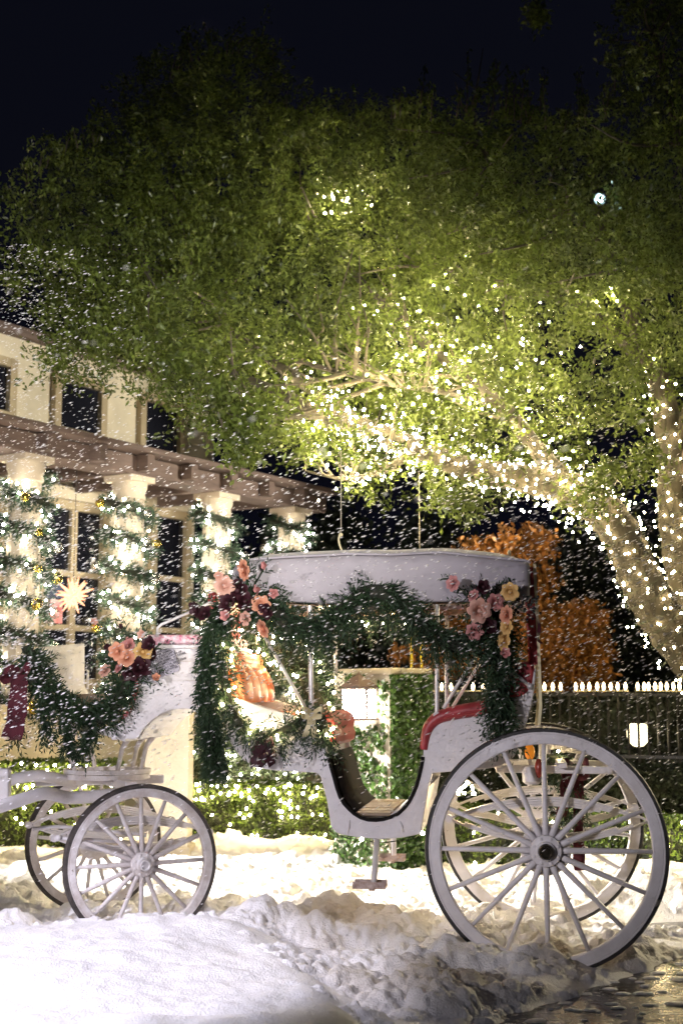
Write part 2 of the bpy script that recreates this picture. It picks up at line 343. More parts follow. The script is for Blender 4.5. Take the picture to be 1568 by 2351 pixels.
def vnoise(x, y, seed):
    r = np.random.default_rng(seed); T = r.uniform(-1, 1, (256, 256)); xi, yi = np.floor(x).astype(int), np.floor(y).astype(int)
    fx, fy = x - xi, y - yi; fx = fx * fx * (3 - 2 * fx); fy = fy * fy * (3 - 2 * fy)
    g_ = lambda a, b: T[a % 256, b % 256]
    return (g_(xi, yi) * (1 - fx) + g_(xi + 1, yi) * fx) * (1 - fy) + (g_(xi, yi + 1) * (1 - fx) + g_(xi + 1, yi + 1) * fx) * fy
def fbm(x, y, f, seed, o=4):
    s = 0; a = 1; 
    for k in range(o): s = s + a * vnoise(x * f + 13.7 * k, y * f - 7.1 * k, seed + k); f *= 2.03; a *= .5
    return s / 1.9
def sstep(a, b, x): t = np.clip((x - a) / (b - a), 0, 1); return t * t * (3 - 2 * t)
gx = np.linspace(-3.9, 3.7, 700); gy = [4.6]
while gy[-1] < 13.2: gy.append(gy[-1] + (.0085 + .0026 * max(0, gy[-1] - 6)))
gy = np.array(gy); X, Y = np.meshgrid(gx, gy)
n1 = fbm(X, Y, 1.3, 1); n2 = fbm(X, Y, 4.0, 9); n3 = fbm(X, Y, 14, 21, 3)
d_wet = .794 * (X - .395) - .609 * (Y - 5.61) + .16 * n2 + .12 * n1
dry = sstep(.16, -.30, d_wet)
strip = np.exp(-(((X - 2.35) / 1.15) ** 2) * 1.2 - ((Y - 8.28 - .1 * n1) / .34) ** 2 * 1.6)
dry_all = np.clip(dry - 1.25 * strip * sstep(.9, 1.5, X), 0, 1)
edge = np.where(Y < 7.2, .29 - (Y - 5.0) * .286, -9)      # right edge of the smooth near bank
bank = sstep(.16, -.30, X - edge + .07 * n2 + .07 * n1) * sstep(7.42, 7.12, Y + .10 * n2 + .05 * n1)
field = sstep(7.0, 7.8, Y)
H = dry_all * (.055 + .03 * n1 + .022 * n2) * (1 - bank)
H += dry_all * (1 - bank) * np.exp(-((Y - 6.9 + .25 * (X - .9)) / .75) ** 2) * (.055 + .03 * n2)
H += bank * (.205 + .04 * n1 + .022 * n2 + .018 * np.abs(vnoise(X * 2.2 + 1.5 * Y, Y * 5.0 - X, 88))) + bank * .07 * sstep(5.6, 7.1, Y) * (.5 + n1)
H += field * dry_all * (.02 + .02 * n1 + .012 * n2)
H += dry_all * .15 * sstep(8.55, 8.95, Y + .1 * n2) * sstep(1.3, 1.8, X)
H += .05 * np.exp(-((X + 1.15) ** 2 + (Y - 7.6) ** 2) / .25)
# foam: lumps covered in puffs of many sizes, their outlines warped
clump = dry_all * (1 - bank) * (.14 + .86 * np.exp(-((Y - 6.85 + .25 * (X - .9)) / .85) ** 2)) + .45 * np.exp(-((Y - 7.3) / .17) ** 2) * sstep(.25, -.1, X)
lump = fbm(X, Y, 2.6, 31, 2); H += clump * (.10 * np.clip(lump + .25, 0, None) + .035 * fbm(X, Y, 6.5, 35, 2))
rr = np.random.default_rng(5); area = np.gradient(gy)[:, None]; pw = (clump * sstep(-.5, .4, lump + .5 * n2) * area).ravel(); pw /= pw.sum()
WX, WY = X + .022 * fbm(X, Y, 16, 71, 3), Y + .022 * fbm(X, Y, 16, 81, 3)
def puffs(n, r0, r1, k, sink):
    base0 = H.copy(); idx = rr.choice(len(pw), n, p=pw); rad = r0 * (r1 / r0) ** (rr.uniform(0, 1, n) ** 1.6)
    for q, r_ in zip(idx, rad):
        j, i = divmod(q, nxg); cx, cy = gx[i], gy[j]; g_ = r_ * 1.5
        i0, i1 = np.searchsorted(gx, [cx - g_, cx + g_]); j0, j1 = np.searchsorted(gy, [cy - g_, cy + g_])
        if i1 - i0 < 2 or j1 - j0 < 2: continue
        dx, dy = WX[j0:j1, i0:i1] - WX[j, i], WY[j0:j1, i0:i1] - WY[j, i]; e = 1 + .45 * math.sin(q)
        hh = np.sqrt(np.clip(r_ * r_ - (dx * dx * e + dy * dy / e), 0, None)) * k
        b0 = base0[j0:j1, i0:i1]; A_ = H[j0:j1, i0:i1]; B_ = np.where(hh > 0, .5 * base0[j, i] + .5 * b0 + hh - r_ * sink, -1); kk = r_ * .45; H[j0:j1, i0:i1] = np.maximum(A_, B_) + np.clip(kk - np.abs(A_ - B_), 0, None) ** 2 / (4 * kk)
nxg = len(gx)
puffs(380, .06, .16, .60, .22); puffs(1900, .025, .07, .8, .3); puffs(15000, .012, .034, 1.05, .22)
H += clump * (.012 * fbm(X, Y, 22, 95, 3) + .006 * fbm(X, Y, 55, 97, 2))
for _ in range(0): H[1:-1, 1:-1] = .5 * H[1:-1, 1:-1] + .125 * (H[:-2, 1:-1] + H[2:, 1:-1] + H[1:-1, :-2] + H[1:-1, 2:])
H += n3 * .006 * dry_all * (1 - .7 * bank) + bank * (n3 * .004 + .010 * n2)
H -= .012 + .02 * sstep(.1, 0, dry_all + bank)
nx, ny = len(gx), len(gy); ii = (np.arange(ny - 1)[:, None] * nx + np.arange(nx - 1)[None]).ravel()
keep = (np.maximum.reduce([H[:-1, :-1], H[1:, :-1], H[:-1, 1:], H[1:, 1:]]).ravel() > -.012); ii = ii[keep]
me = np_mesh('snow', np.stack([X.ravel(), Y.ravel(), H.ravel()], 1), np.stack([ii, ii + 1, ii + nx + 1, ii + nx], 1), True)
snowm = mat('foam snow', (.86, .84, .85), .6, var=.04, vscale=6, bump=.6, bscale=95, spec=.35)
t = snowm.node_tree; pn = t.nodes['Principled BSDF']; pn.inputs['Subsurface Weight'].default_value = .2; pn.inputs['Subsurface Radius'].default_value = (.03, .028, .028)
clump_brown = np.clip(1.5 * clump * sstep(-.7, .4, n1 + .4 * n2) * sstep(.0, .6, X + .5), 0, 1).astype(np.float32).ravel(); at_ = me.attributes.new('clump_tint', 'FLOAT', 'POINT'); at_.data.foreach_set('value', clump_brown)
an = t.nodes.new('ShaderNodeAttribute'); an.attribute_name = 'clump_tint'; mm_ = t.nodes.new('ShaderNodeMix'); mm_.data_type = 'RGBA'; src = pn.inputs['Base Color'].links[0].from_socket
t.links.new(an.outputs['Fac'], mm_.inputs['Factor']); t.links.new(src, mm_.inputs['A']); mm_.inputs['B'].default_value = (.46, .40, .33, 1); t.links.new(mm_.outputs['Result'], pn.inputs['Base Color'])  # snow colour turns browner over the foam clumps, right of the near bank
tag(link('snow_cover', me, None, snowm), kind='structure')
def ground_h(x, y):
    i = int(np.clip(np.searchsorted(gx, x), 0, nx - 1)); j = int(np.clip(np.searchsorted(gy, y), 0, ny - 1)); return float(H[j, i])
# thin rafts of slush floating on the wet pavement
sl = MB(); rs = random.Random(4)
for k in range(420):
    x, y = rs.uniform(.4, 3.2), rs.uniform(5.3, 7.9)
    if .794 * (x - .395) - .609 * (y - 5.61) < .02: continue
    r0 = rs.uniform(.006, .028) * (1.6 if rs.random() < .12 else 1); n = 7
    pts = [(x + math.cos(a) * r0 * 1.7 * rs.uniform(.6, 1.2), y + math.sin(a) * r0 * rs.uniform(.6, 1.2)) for a in [2 * math.pi * q / n for q in range(n)]]
    sl.add([(a, b, .001) for a, b in pts] + [(x + (a - x) * .7, y + (b - y) * .7, .004 + r0 * .15) for a, b in pts], [tuple(range(n, 2 * n))] + [(q, (q + 1) % n, (q + 1) % n + n, q + n) for q in range(n)])
tag(sl.build('slush', snowm, None, True), 'thin flecks of slush floating on the wet dark pavement', 'slush', kind='stuff')

# ------------------------------------------------------------------ the carriage
carriage = tag(empty('carriage', C0, -YAW), 'white horse-drawn carriage with cloth canopy and red leather seats standing in snow', 'carriage')
def cp(*uvy): return [car(u, v, y) for u, v, y in uvy]
def make_wheel(name, c, ax, Rw, tyre_t, rim_t, wd, nsp, sp_r, hub, rubber, paint, phase, cap='brass'):
    """c centre, ax axle direction (pointing outwards), local carriage axes"""
    ax = Vector(ax).normalized(); q = ax.to_track_quat('Y', 'Z')
    Ri, Ro = Rw - tyre_t - rim_t, Rw - tyre_t
    mb = MB(); b = wd * .5; e = .006
    mb.lathe([(Ri, -b + e), (Ri, b - e), (Ri + e, b), (Ro - .012, b), (Ro - .010, b - .003), (Ro - .006, b), (Ro, b), (Ro, -b), (Ri + e, -b)], (0, 0, 0), (0, 1, 0), 72, closed=True)
    rim = mb.build('wheel', M[paint], carriage, True, angle=35); rim.location = c; rim.rotation_euler = q.to_euler()
    t_ = MB(); bt = wd * .47
    t_.lathe([(Ro + .0005, -bt), (Ro + .0005, bt), (Rw - .006, bt), (Rw, bt * .6), (Rw, -bt * .6), (Rw - .006, -bt)], (0, 0, 0), (0, 1, 0), 72, closed=True)
    t_.build('tyre', M[rubber], rim, True, angle=35)
    s_ = MB(); s_.tube([(0, .028, hub * .8), (0, .022, hub * 1.5), (0, .006, Rw * .6), (0, 0, Ri + .004)], [sp_r * 1.25, sp_r * 1.1, sp_r * .95, sp_r * .82], 8, flat=(1.0, 1.0))
    sme = s_.mesh('spoke'); sme.materials.append(M[paint]); sme.polygons.foreach_set('use_smooth', [True] * len(sme.polygons))
    for k in range(nsp):
        o = link('spoke', sme, rim); o.rotation_euler = (0, 2 * math.pi * (k + phase) / nsp, 0)
    h = MB(); h.lathe([(hub * .98, .0), (hub * 1.0, .052), (hub * .95, .062), (hub * .62, .066), (hub * .58, .085), (hub * .50, .09), (hub * .48, .066)], (0, 0, 0), (0, 1, 0), 28)
    h.lathe([(hub * 1.6, -.045), (hub * 1.6, -.01), (hub * 1.5, .0), (hub * .9, .006)], (0, 0, 0), (0, 1, 0), 28)
    h.build('hub', M[paint], rim, True, angle=40)
    cpm = MB(); cpm.lathe([(hub * .46, .05), (hub * .46, .105), (hub * .40, .112), (hub * .34, .112), (hub * .30, .10), (0, .10)], (0, 0, 0), (0, 1, 0), 20); cpm.build('hub_cap', M[cap], rim, True, angle=40)
    bm_ = MB(); bm_.lathe([(.0085, 0), (.0085, .008), (.005, .011), (0, .011)], (0, .060, hub * .80), (0, 1, 0), 8); bme = bm_.mesh('bolt'); bme.materials.append(M[paint])
    for k in range(8):
        o = link('bolt', bme, rim); o.rotation_euler = (0, 2 * math.pi * (k + .5) / 8, 0)
    return rim
ZR = .607
make_wheel('wheel', (0, -.70, ZR), (0, -1, 0), .61, .021, .062, .05, 16, .0140, .080, 'tyre', 'white', .0)
make_wheel('wheel', (0, .70, ZR), (0, 1, 0), .61, .021, .062, .05, 16, .0140, .080, 'tyre', 'white', .3)
FA = loc((-1.316, 7.98, .475)); FD = (loc((-1.543, 8.52, .475)) - loc((-1.09, 7.44, .475))).normalized()     # front axle, turned
FF = Vector((FD.y * -1, FD.x, 0))                                                                             # its forward direction (to the left)
HN, HF = FA - FD * .585, FA + FD * .585
make_wheel('wheel', HN, -FD, .425, .024, .046, .05, 16, .0128, .066, 'tyrew', 'whitew', .04, 'steel')
make_wheel('wheel', HF, FD, .425, .024, .046, .05, 16, .0128, .066, 'tyrew', 'whitew', .3, 'steel')
MB().tube([HN, HF], .022, 10).build('axle', M['white'], carriage, True)
MB().tube([(0, -.68, ZR), (0, .68, ZR)], .026, 10).build('axle', M['white'], carriage, True)
def leaf_spring(c, fwd, half, rise, th=.012, leaves=4):
    mb = MB()
    for sg in (1, -1):
        for k in range(leaves):
            hl = half * (1 - .16 * k); pts = []
            for j in range(-8, 9):
                s = j / 8; x = s * hl; z = sg * (rise * (1 - (x / half) ** 2) - k * th * 1.05); pts.append(Vector(c) + fwd * x + Vector((0, 0, z + rise * .0)))
            side = Vector((-fwd.y, fwd.x, 0)) * .022; mb.ribbon(pts, side, th * .9)
    for sg in (-1, 1): mb.lathe([(.02, -.028), (.02, .028)], Vector(c) + fwd * half * sg, Vector((-fwd.y, fwd.x, 0)), 12)
    return mb.build('leaf_spring', M['white'], carriage)
for y in (-.43, .43): leaf_spring(Vector((.02, y, ZR + .125)), Vector((1, 0, 0)), .52, .115)
for sgn in (-1, 1): leaf_spring(FA + FD * .40 * sgn + Vector((0, 0, .135)), FF, .44, .10)
# front gear: fifth wheel, bolster, legs, shafts
RC = loc(at(246, 1770, 8.0)); RC = Vector((RC.x, RC.y, RC.z))
ring = MB(); ring.lathe([(.225, -.012), (.225, .012), (.255, .012), (.255, -.012)], RC, (0, 0, 1), 48, closed=True); ring.build('turntable_ring', M['whitew'], carriage, True, angle=40)
ring = MB(); ring.lathe([(.222, -.045), (.222, -.016), (.25, -.016), (.25, -.045)], RC, (0, 0, 1), 48, closed=True)
ring.beam(RC - FF * .25 + Vector((0, 0, -.03)), RC + FF * .25 + Vector((0, 0, -.03)), .06, .026); ring.build('turntable_base', M['whitew'], carriage, True, angle=40)
bz = RC.z - .062
MB().beam(FA * 1 + FF * .02 - FD * .42 + Vector((0, 0, bz - FA.z)), FA + FF * .02 + FD * .42 + Vector((0, 0, bz - FA.z)), .07, .05).build('bolster', M['white'], carriage, bevel=.006)
cb = MB(); a = Vector((RC.x, RC.y, bz + .006)); cb.beam(a - FF * .34, a + FF * .42, .055, .05); cb.build('perch', M['white'], carriage, bevel=.006)
boxz = car(300, 1698, 0).z + .02
lg = MB()
for k, (dx, dy) in enumerate([(-.14, -.17), (.12, -.19), (.20, .02), (.10, .18), (-.13, .17), (-.21, .0)]):
    p = RC + Vector((dx, dy, .01)); q = Vector((p.x + (.10 if dx > 0 else -.02), p.y * 1.05, boxz + .06)); mid = (p + q) * .5 + Vector((-.018, 0, .01))
    o = MB(); o.tube(spline([p, p * .6 + mid * .4, mid, q * .7 + mid * .3 + Vector((.01, 0, 0)), q], 4), [.013, .013, .013, .0135, .014, .014, .014, .0145, .015, .017, .019, .022, .026, .03, .033, .036, .04], 8); o.build('support_leg', M['whitew'], carriage, True)
def shaft(pts, r): MB().tube(spline(pts, 6), r, 10, flat=(1.35, .8)).build('shaft', M['white'], carriage, True)
shaft([FA - FD * .40 + FF * .05 + Vector((0, 0, bz - FA.z - .04)), FA - FD * .42 + FF * .35 + Vector((0, 0, bz - FA.z - .055)), loc(at(105, 1822, 7.25)), loc(at(40, 1840, 7.1)), loc(at(-60, 1872, 6.9))], .026)
shaft([RC + FF * .18 + Vector((0, 0, -.075)), loc(at(110, 1784, 7.75)), loc(at(50, 1786, 7.65)), loc(at(-60, 1815, 7.5))], .024)
MB().beam(loc(at(4, 1765, 7.2)), loc(at(4, 1840, 7.2)), .07, .09).build('shaft_bracket', M['white'], carriage, bevel=.01)
br = MB(); br.tube(spline([loc(at(75, 1905, 7.45)), loc(at(150, 1900, 7.5)), HN + Vector((0, .10, .14))], 5), .011, 8); br.tube([loc(at(133, 1926, 7.3)), HN + Vector((-.05, .09, .10))], .010, 8)
br.lathe([(.016, -.02), (.016, .02)], loc(at(135, 1925, 7.3)), (0, 1, 0), 12); br.build('brake_rod', M['white'], carriage, True)

# driver's box
DB = .38
poly = [car(u, v, -DB) for u, v in [(320, 1482), (505, 1480), (512, 1660), (470, 1655), (444, 1631), (424, 1627), (396, 1630), (369, 1640), (346, 1656), (328, 1675), (314, 1697), (256, 1700), (252, 1674), (287, 1651), (300, 1635), (308, 1617), (316, 1590), (319, 1563), (317, 1530)]]
xz = [(p.x, p.z) for p in poly]
MB().prism(xz, -DB, -DB + .03).build('driver_box_side', M['white'], carriage, bevel=.005)
MB().prism(xz, DB - .03, DB).build('driver_box_side', M['white'], carriage, bevel=.005)
inn = [(x, z) for x, z in xz]
fr = MB(); n = len(xz)
for k in range(n): (x0, z0), (x1, z1) = xz[k], xz[(k + 1) % n]; fr.add([(x0 + .004, -DB + .031, z0), (x1 + .004, -DB + .031, z1), (x1 + .004, DB - .031, z1), (x0 + .004, DB - .031, z0)], [(0, 1, 2, 3)])
fr.build('driver_box_panels', M['white'], carriage)
for v0 in (1519, 1563):
    gr = MB(); a, b = car(395, v0, -DB), car(455, v0 + 2, -DB); gr.box(((a.x + b.x) / 2, -DB - .003, a.z), (abs(b.x - a.x), .006, .008)); gr.build('moulding', M['whitew'], carriage)
tr = [car(u, v, -DB) for u, v in [(252, 1674), (287, 1651), (300, 1635), (308, 1617), (316, 1590), (319, 1563), (317, 1530)]]
MB().tube(spline([(p.x - .008, 0, p.z) for p in tr], 4), .02, 8, flat=(1, 1)).build('toe_rail', M['whitew'], carriage, True)
mb = MB(); pts = spline([(p.x - .01, -DB, p.z) for p in tr[1:]], 4); mb.ribbon(pts, (0, .02, 0), .02); mb.build('red_piping', M['red'], carriage)
a, b = car(336, 1474, -DB), car(470, 1474, -DB); zc = a.z + .012
mb = MB(); mb.box(((a.x + b.x) / 2 + .04, 0, zc), (b.x - a.x + .10, DB * 2 + .02, .055)); mb.build('driver_seat_cushion', M['pinkseat'], carriage, bevel=.02)
mb = MB(); mb.box(((a.x + b.x) / 2 + .04, 0, zc - .04), (b.x - a.x + .13, DB * 2 + .05, .022)); mb.build('driver_seat_board', M['white'], carriage, bevel=.005)
for y in (-DB - .01, DB + .01):
    z0 = zc; q = [car(362, 1462, -DB), car(363, 1442, -DB), car(372, 1434, -DB), car(400, 1422, -DB), car(450, 1400, -DB), car(474, 1389, -DB)]
    mb = MB(); mb.tube([(p.x, y, p.z) for p in q] + [(q[-1].x + .12, y, q[-1].z + .02), (q[-1].x + .14, y, z0)], .0085, 8); mb.build('seat_rail', M['steel'], carriage, True)
# driver's seat back behind the flowers
mb = MB(); a = car(500, 1470, 0); mb.box((a.x + .04, 0, a.z + .13), (.05, DB * 2 - .06, .26)); mb.build('driver_backrest', M['red'], carriage, bevel=.02)
# foot well and dash
fp = [car(u, v, -DB) for u, v in [(292, 1690), (215, 1668), (150, 1635), (105, 1590), (78, 1540), (70, 1542), (96, 1596), (142, 1645), (210, 1680), (286, 1704)]]
MB().prism([(p.x, p.z) for p in fp], -DB, DB).build('footboard', M['white'], carriage, bevel=.004)
a, b = car(84, 1487, -DB), car(190, 1478, DB); c, d = car(190, 1590, DB), car(110, 1598, -DB)
nrm = (b - a).cross(d - a).normalized() * .015
mb = MB(); vs = [p + nrm * s for s in (-1, 1) for p in (a, b, c, d)]; mb.add(vs, [(3, 2, 1, 0), (4, 5, 6, 7), (0, 1, 5, 4), (1, 2, 6, 5), (2, 3, 7, 6), (3, 0, 4, 7)]); mb.build('dash_panel', M['white'], carriage, bevel=.008)
mb = MB(); mb.tube([c + Vector((.03, .0, .02)), c + Vector((.03, 0, .13)), c + Vector((.015, 0, .14))], .008, 6); mb.build('dash_bracket', M['steel'], carriage, True)
mb = MB(); a2, b2 = car(150, 1592, -.1), car(197, 1592, .3); mb.box((a2 + Vector((.12, .15, -.09))), (.26, .5, .17)); mb.build('toe_box', M['wood'], carriage, bevel=.01)

# passenger body
HB = .50
side = [(508, 1600), (516, 1653), (521, 1682), (530, 1708), (544, 1730), (562, 1747), (586, 1763), (630, 1770), (690, 1773), (727, 1775), (736, 1784), (742, 1806), (750, 1837), (756, 1872), (760, 1899), (772, 1913), (790, 1918), (818, 1923), (870, 1928), (921, 1925), (965, 1916), (974, 1868), (984, 1810), (993, 1776), (1040, 1772), (1100, 1768), (1150, 1760), (1180, 1738), (1198, 1700), (1208, 1664), (1220, 1620), (1227, 1580), (1231, 1535), (1200, 1560), (1180, 1590), (1160, 1622), (1117, 1643), (1060, 1650), (1010, 1660), (985, 1678), (974, 1705), (971, 1738), (967, 1762), (962, 1783), (956, 1805), (948, 1824), (939, 1842), (928, 1856), (914, 1869), (897, 1877), (880, 1882), (863, 1884), (845, 1883), (828, 1878), (813, 1869), (801, 1858), (790, 1846), (781, 1831), (774, 1812), (769, 1793), (764, 1775), (758, 1755), (752, 1731), (748, 1695), (720, 1662), (680, 1645), (600, 1622), (550, 1606)]
sxz = [(p.x, p.z) for p in (car(u, v, -HB) for u, v in side)]
MB().prism(sxz, -HB, -HB + .035).build('side_panel', M['white'], carriage, bevel=.006)
MB().prism(sxz, HB - .035, HB).build('side_panel', M['white'], carriage, bevel=.006)
# trim round the door well
i0 = side.index((971, 1738)); i1 = side.index((752, 1731)); U = sxz[i0:i1 + 1]
for y in (-HB - .004, HB + .004):
    MB().tube([(x, y, z) for x, z in U], .0095, 8).build('door_trim', M['black'], carriage, True)
# lining of the well: black walls, boards on the floor
def lining(part, y0, y1):
    vs = [(x, y, z - 0) for x, z in part for y in (y0, y1)]; n = len(part)
    mb = MB(); ins = [(x, z) for x, z in part]
    for k in range(n - 1):
        (x0, z0), (x1, z1) = part[k], part[k + 1]; nx_, nz_ = (z1 - z0), -(x1 - x0); l = math.hypot(nx_, nz_); nx_, nz_ = nx_ / l * .012, nz_ / l * .012
        mb.add([(x0, y0, z0), (x1, y0, z1), (x1, y1, z1), (x0, y1, z0), (x0 + nx_, y0, z0 + nz_), (x1 + nx_, y0, z1 + nz_), (x1 + nx_, y1, z1 + nz_), (x0 + nx_, y1, z0 + nz_)], [(0, 1, 2, 3), (4, 7, 6, 5), (0, 4, 5, 1), (2, 6, 7, 3)])
    return mb
m0 = len(U) // 2
lo = [p for p in U if p[1] < min(q[1] for q in U) + .035]; kl, kr = U.index(lo[-1]), U.index(lo[0])
lining(U[:kr + 1], -HB + .036, HB - .036).build('rear_well_wall', M['white'], carriage, True)
lining(U[kl:], -HB + .036, HB - .036).build('front_well_wall', M['black'], carriage, True)
xa, xb = lo[-1][0] + .002, lo[0][0] - .002; zf = min(q[1] for q in U) + .030; nb = 9; wdt = (2 * HB - .075) / nb
for k in range(nb):
    mb = MB(); mb.box(((xa + xb) / 2, -HB + .0375 + wdt * (k + .5), zf - random.Random(k).uniform(0, .003)), (xb - xa, wdt - .005, .018)); mb.build('floor_board', M['wood'], carriage, bevel=.003)
zmin = min(q[1] for q in sxz)
tub = [p for p in sxz if p[1] < car(740, 1795, -HB).z and p[0] < car(992, 1780, -HB).x and p not in U]
mb = MB()
for k in range(len(tub) - 1):
    (x0, z0), (x1, z1) = tub[k], tub[k + 1]; mb.add([(x0, -HB + .036, z0 + .004), (x1, -HB + .036, z1 + .004), (x1, HB - .036, z1 + .004), (x0, HB - .036, z0 + .004)], [(0, 1, 2, 3)])
mb.build('well_tub', M['white'], carriage, True)
for y in (-HB - .004,):
    for u0 in (905, 1060):
        pass
ft = [sxz[k] for k in range(0, 10)]
mb = MB()
for k in range(len(ft) - 1):
    (x0, z0), (x1, z1) = ft[k], ft[k + 1]; mb.add([(x0 + .004, -HB + .036, z0 + .004), (x1 + .004, -HB + .036, z1 + .004), (x1 + .004, HB - .036, z1 + .004), (x0 + .004, HB - .036, z0 + .004)], [(0, 1, 2, 3)])
mb.build('front_body_panel', M['white'], carriage, True)
bt = [sxz[side.index(q)] for q in [(993, 1776), (1040, 1772), (1100, 1768), (1150, 1760), (1180, 1738), (1198, 1700), (1208, 1664), (1220, 1620), (1227, 1580), (1231, 1535)]]
mb = MB()
for k in range(len(bt) - 1):
    (x0, z0), (x1, z1) = bt[k], bt[k + 1]; mb.add([(x0 - .004, -HB + .036, z0 + .004), (x1 - .004, -HB + .036, z1 + .004), (x1 - .004, HB - .036, z1 + .004), (x0 - .004, HB - .036, z0 + .004)], [(0, 1, 2, 3)])
mb.build('rear_body_panel', M['white'], carriage, True)
# front seat facing back: orange backrest with tufts, cushion with a red roll
yb = HB - .06
A, B = car(531, 1516, -yb), car(562, 1614, -yb)
def slab(path, th, y0, y1, ny=14, tuft=None):
    """padded slab: path of (x,z) from bottom to top, thickness towards -x, puffed in columns"""
    mb = MB(); vs = []; n = len(path)
    for j in range(ny + 1):
        f = j / ny; y = y0 + (y1 - y0) * f
        for i, (x, z) in enumerate(path):
            g_ = i / (n - 1); puff = .028 * abs(math.sin(f * math.pi * (tuft or 4))) ** .5 * math.sin(math.pi * min(1, max(0, g_ * 1.0))) ** .4
            vs.append((x + puff, y, z))
        for i, (x, z) in enumerate(reversed(path)): vs.append((x - th, y, z))
    m = 2 * n
    fs = [(j * m + i, j * m + (i + 1) % m, (j + 1) * m + (i + 1) % m, (j + 1) * m + i) for j in range(ny) for i in range(m)]
    fs += [tuple(range(m))[::-1], tuple(ny * m + i for i in range(m))]
    return mb.add(vs, fs)
path = [(B.x + (A.x - B.x) * t + .02 * math.sin(t * math.pi), B.z + (A.z - B.z) * t) for t in [k / 8 for k in range(9)]]
slab(path, .07, -yb, yb, 32, 4).build('front_backrest', M['orange'], carriage, True, angle=50)
MB().tube([(A.x - .035, -yb - .01, A.z + .012), (A.x - .035, yb + .01, A.z + .012)], .045, 12).build('backrest_roll', M['orange'], carriage, True)
cf = car(752, 1660, -yb); cushz = car(752, 1640, -yb).z
mb = MB(); mb.box(((B.x + cf.x) / 2 - .02, 0, cushz - .045), (cf.x - B.x - .02, 2 * yb, .10)); mb.build('front_cushion', M['orange'], carriage, bevel=.03)
zb = car(752, 1717, -yb).z
prof = [(cf.x - .06, cushz + .012), (cf.x - .015, cushz + .014), (cf.x + .028, cushz - .008), (cf.x + .042, cushz - .045), (cf.x + .030, cushz - .085), (cf.x + .045, cushz - .12), (cf.x + .038, zb + .02), (cf.x + .01, zb), (cf.x - .05, zb + .01)]
mb = MB(); mb.prism(prof, -yb - .015, yb + .015); mb.build('cushion_roll', M['red'], carriage, True, bevel=.008, angle=60)
a = car(565, 1640, -yb)
mb = MB(); mb.box(((a.x + cf.x) / 2, 0, (zb + car(600, 1765, -yb).z) / 2), (cf.x - a.x - .03, 2 * yb - .06, zb - car(600, 1765, -yb).z - .01)); mb.build('front_seat_base', M['white'], carriage)
# rear seat
rp = [(1158, 1606), (1117, 1624), (1060, 1634), (1012, 1646), (988, 1664), (977, 1690), (973, 1722)]
for y in (-HB + .01, HB - .01):
    pts = [car(u, v, -HB) for u, v in rp]; pts = spline([(p.x, y, p.z) for p in pts], 4)
    MB().tube(pts, [.042 - .020 * (k / (len(pts) - 1)) ** 2 for k in range(len(pts))], 10, flat=(.95, 1.1), up=(0, 0, 1)).build('arm_pad', M['red'], carriage, True)
a, b = car(985, 1650, -HB), car(1165, 1625, -HB)
mb = MB(); mb.box(((a.x + b.x) / 2, 0, a.z - .06), (b.x - a.x, 2 * HB - .09, .11)); mb.build('rear_cushion', M['red'], carriage, bevel=.03)
bk = [car(u, v, -HB) for u, v in [(1155, 1600), (1160, 1572), (1168, 1545), (1180, 1528), (1200, 1520), (1226, 1519), (1229, 1540), (1224, 1575), (1210, 1596), (1185, 1606)]]
mb = MB(); mb.prism([(p.x, p.z) for p in bk], -HB - .005, HB + .005); mb.build('rear_backrest', M['red'], carriage, True, bevel=.02, angle=50)
# canopy
HR = .58
top = [(532, 1322), (536, 1302), (548, 1289), (580, 1286), (620, 1283), (660, 1280), (700, 1278), (750, 1276), (800, 1273), (850, 1274), (900, 1275), (955, 1272), (1010, 1269), (1060, 1274), (1110, 1279), (1160, 1284), (1205, 1288), (1219, 1294)]
bot = [(533, 1345), (540, 1362), (552, 1368), (580, 1374), (620, 1380), (660, 1385), (700, 1387), (750, 1389), (800, 1389), (850, 1389), (900, 1388), (955, 1387), (1010, 1385), (1060, 1384), (1110, 1383), (1160, 1381), (1205, 1378), (1222, 1375)]
T = [car(u, v, -HR) for u, v in top]; Bm = [car(u, v, -HR) for u, v in bot]; nT = len(T)
vs = []; sec = []
for i in range(nT):
    t, b = T[i], Bm[i]; wob = .012 * math.sin(i * 1.9) ; row = []
    for s in (-1, 1):
        pass
    near = [Vector((b.x, -HR + .004 + wob, b.z)), Vector((b.x * .6 + t.x * .4, -HR - .016 + wob * .6, b.z * .6 + t.z * .4)), Vector((t.x * .8 + b.x * .2, -HR - .012, t.z * .8 + b.z * .2)), Vector((t.x, -HR + .01, t.z))]
    crown = [Vector((t.x, -HR * (1 - f * 2), t.z + .075 * math.sin(math.pi * f) * (1 if 2 < i < nT - 2 else .4))) for f in (.15, .3, .5, .7, .85)]
    far = [Vector((p.x, -p.y, p.z)) for p in reversed(near)]
    sec.append(near + crown + far)
mb = MB(); m = len(sec[0])
for s_ in sec: mb.v += [tuple(p) for p in s_]
mb.f = [(i * m + k, (i + 1) * m + k, (i + 1) * m + k + 1, i * m + k + 1) for i in range(nT - 1) for k in range(m - 1)]
mb.f += [tuple(range(m)), tuple((nT - 1) * m + k for k in range(m))[::-1]]
ca = mb.build('canopy', M['cloth'], carriage, True, angle=60); so = ca.modifiers.new('th', 'SOLIDIFY'); so.thickness = .008; so.offset = 1
sb = ca.modifiers.new('s', 'SUBSURF'); sb.levels = sb.render_levels = 1
mb = MB(); mb.tube([(p.x, -HR - .002, p.z + .003) for p in T[2:]], .007, 6); mb.build('canopy_piping', M['cloth'], ca, True)
zr = Bm[8].z + .02
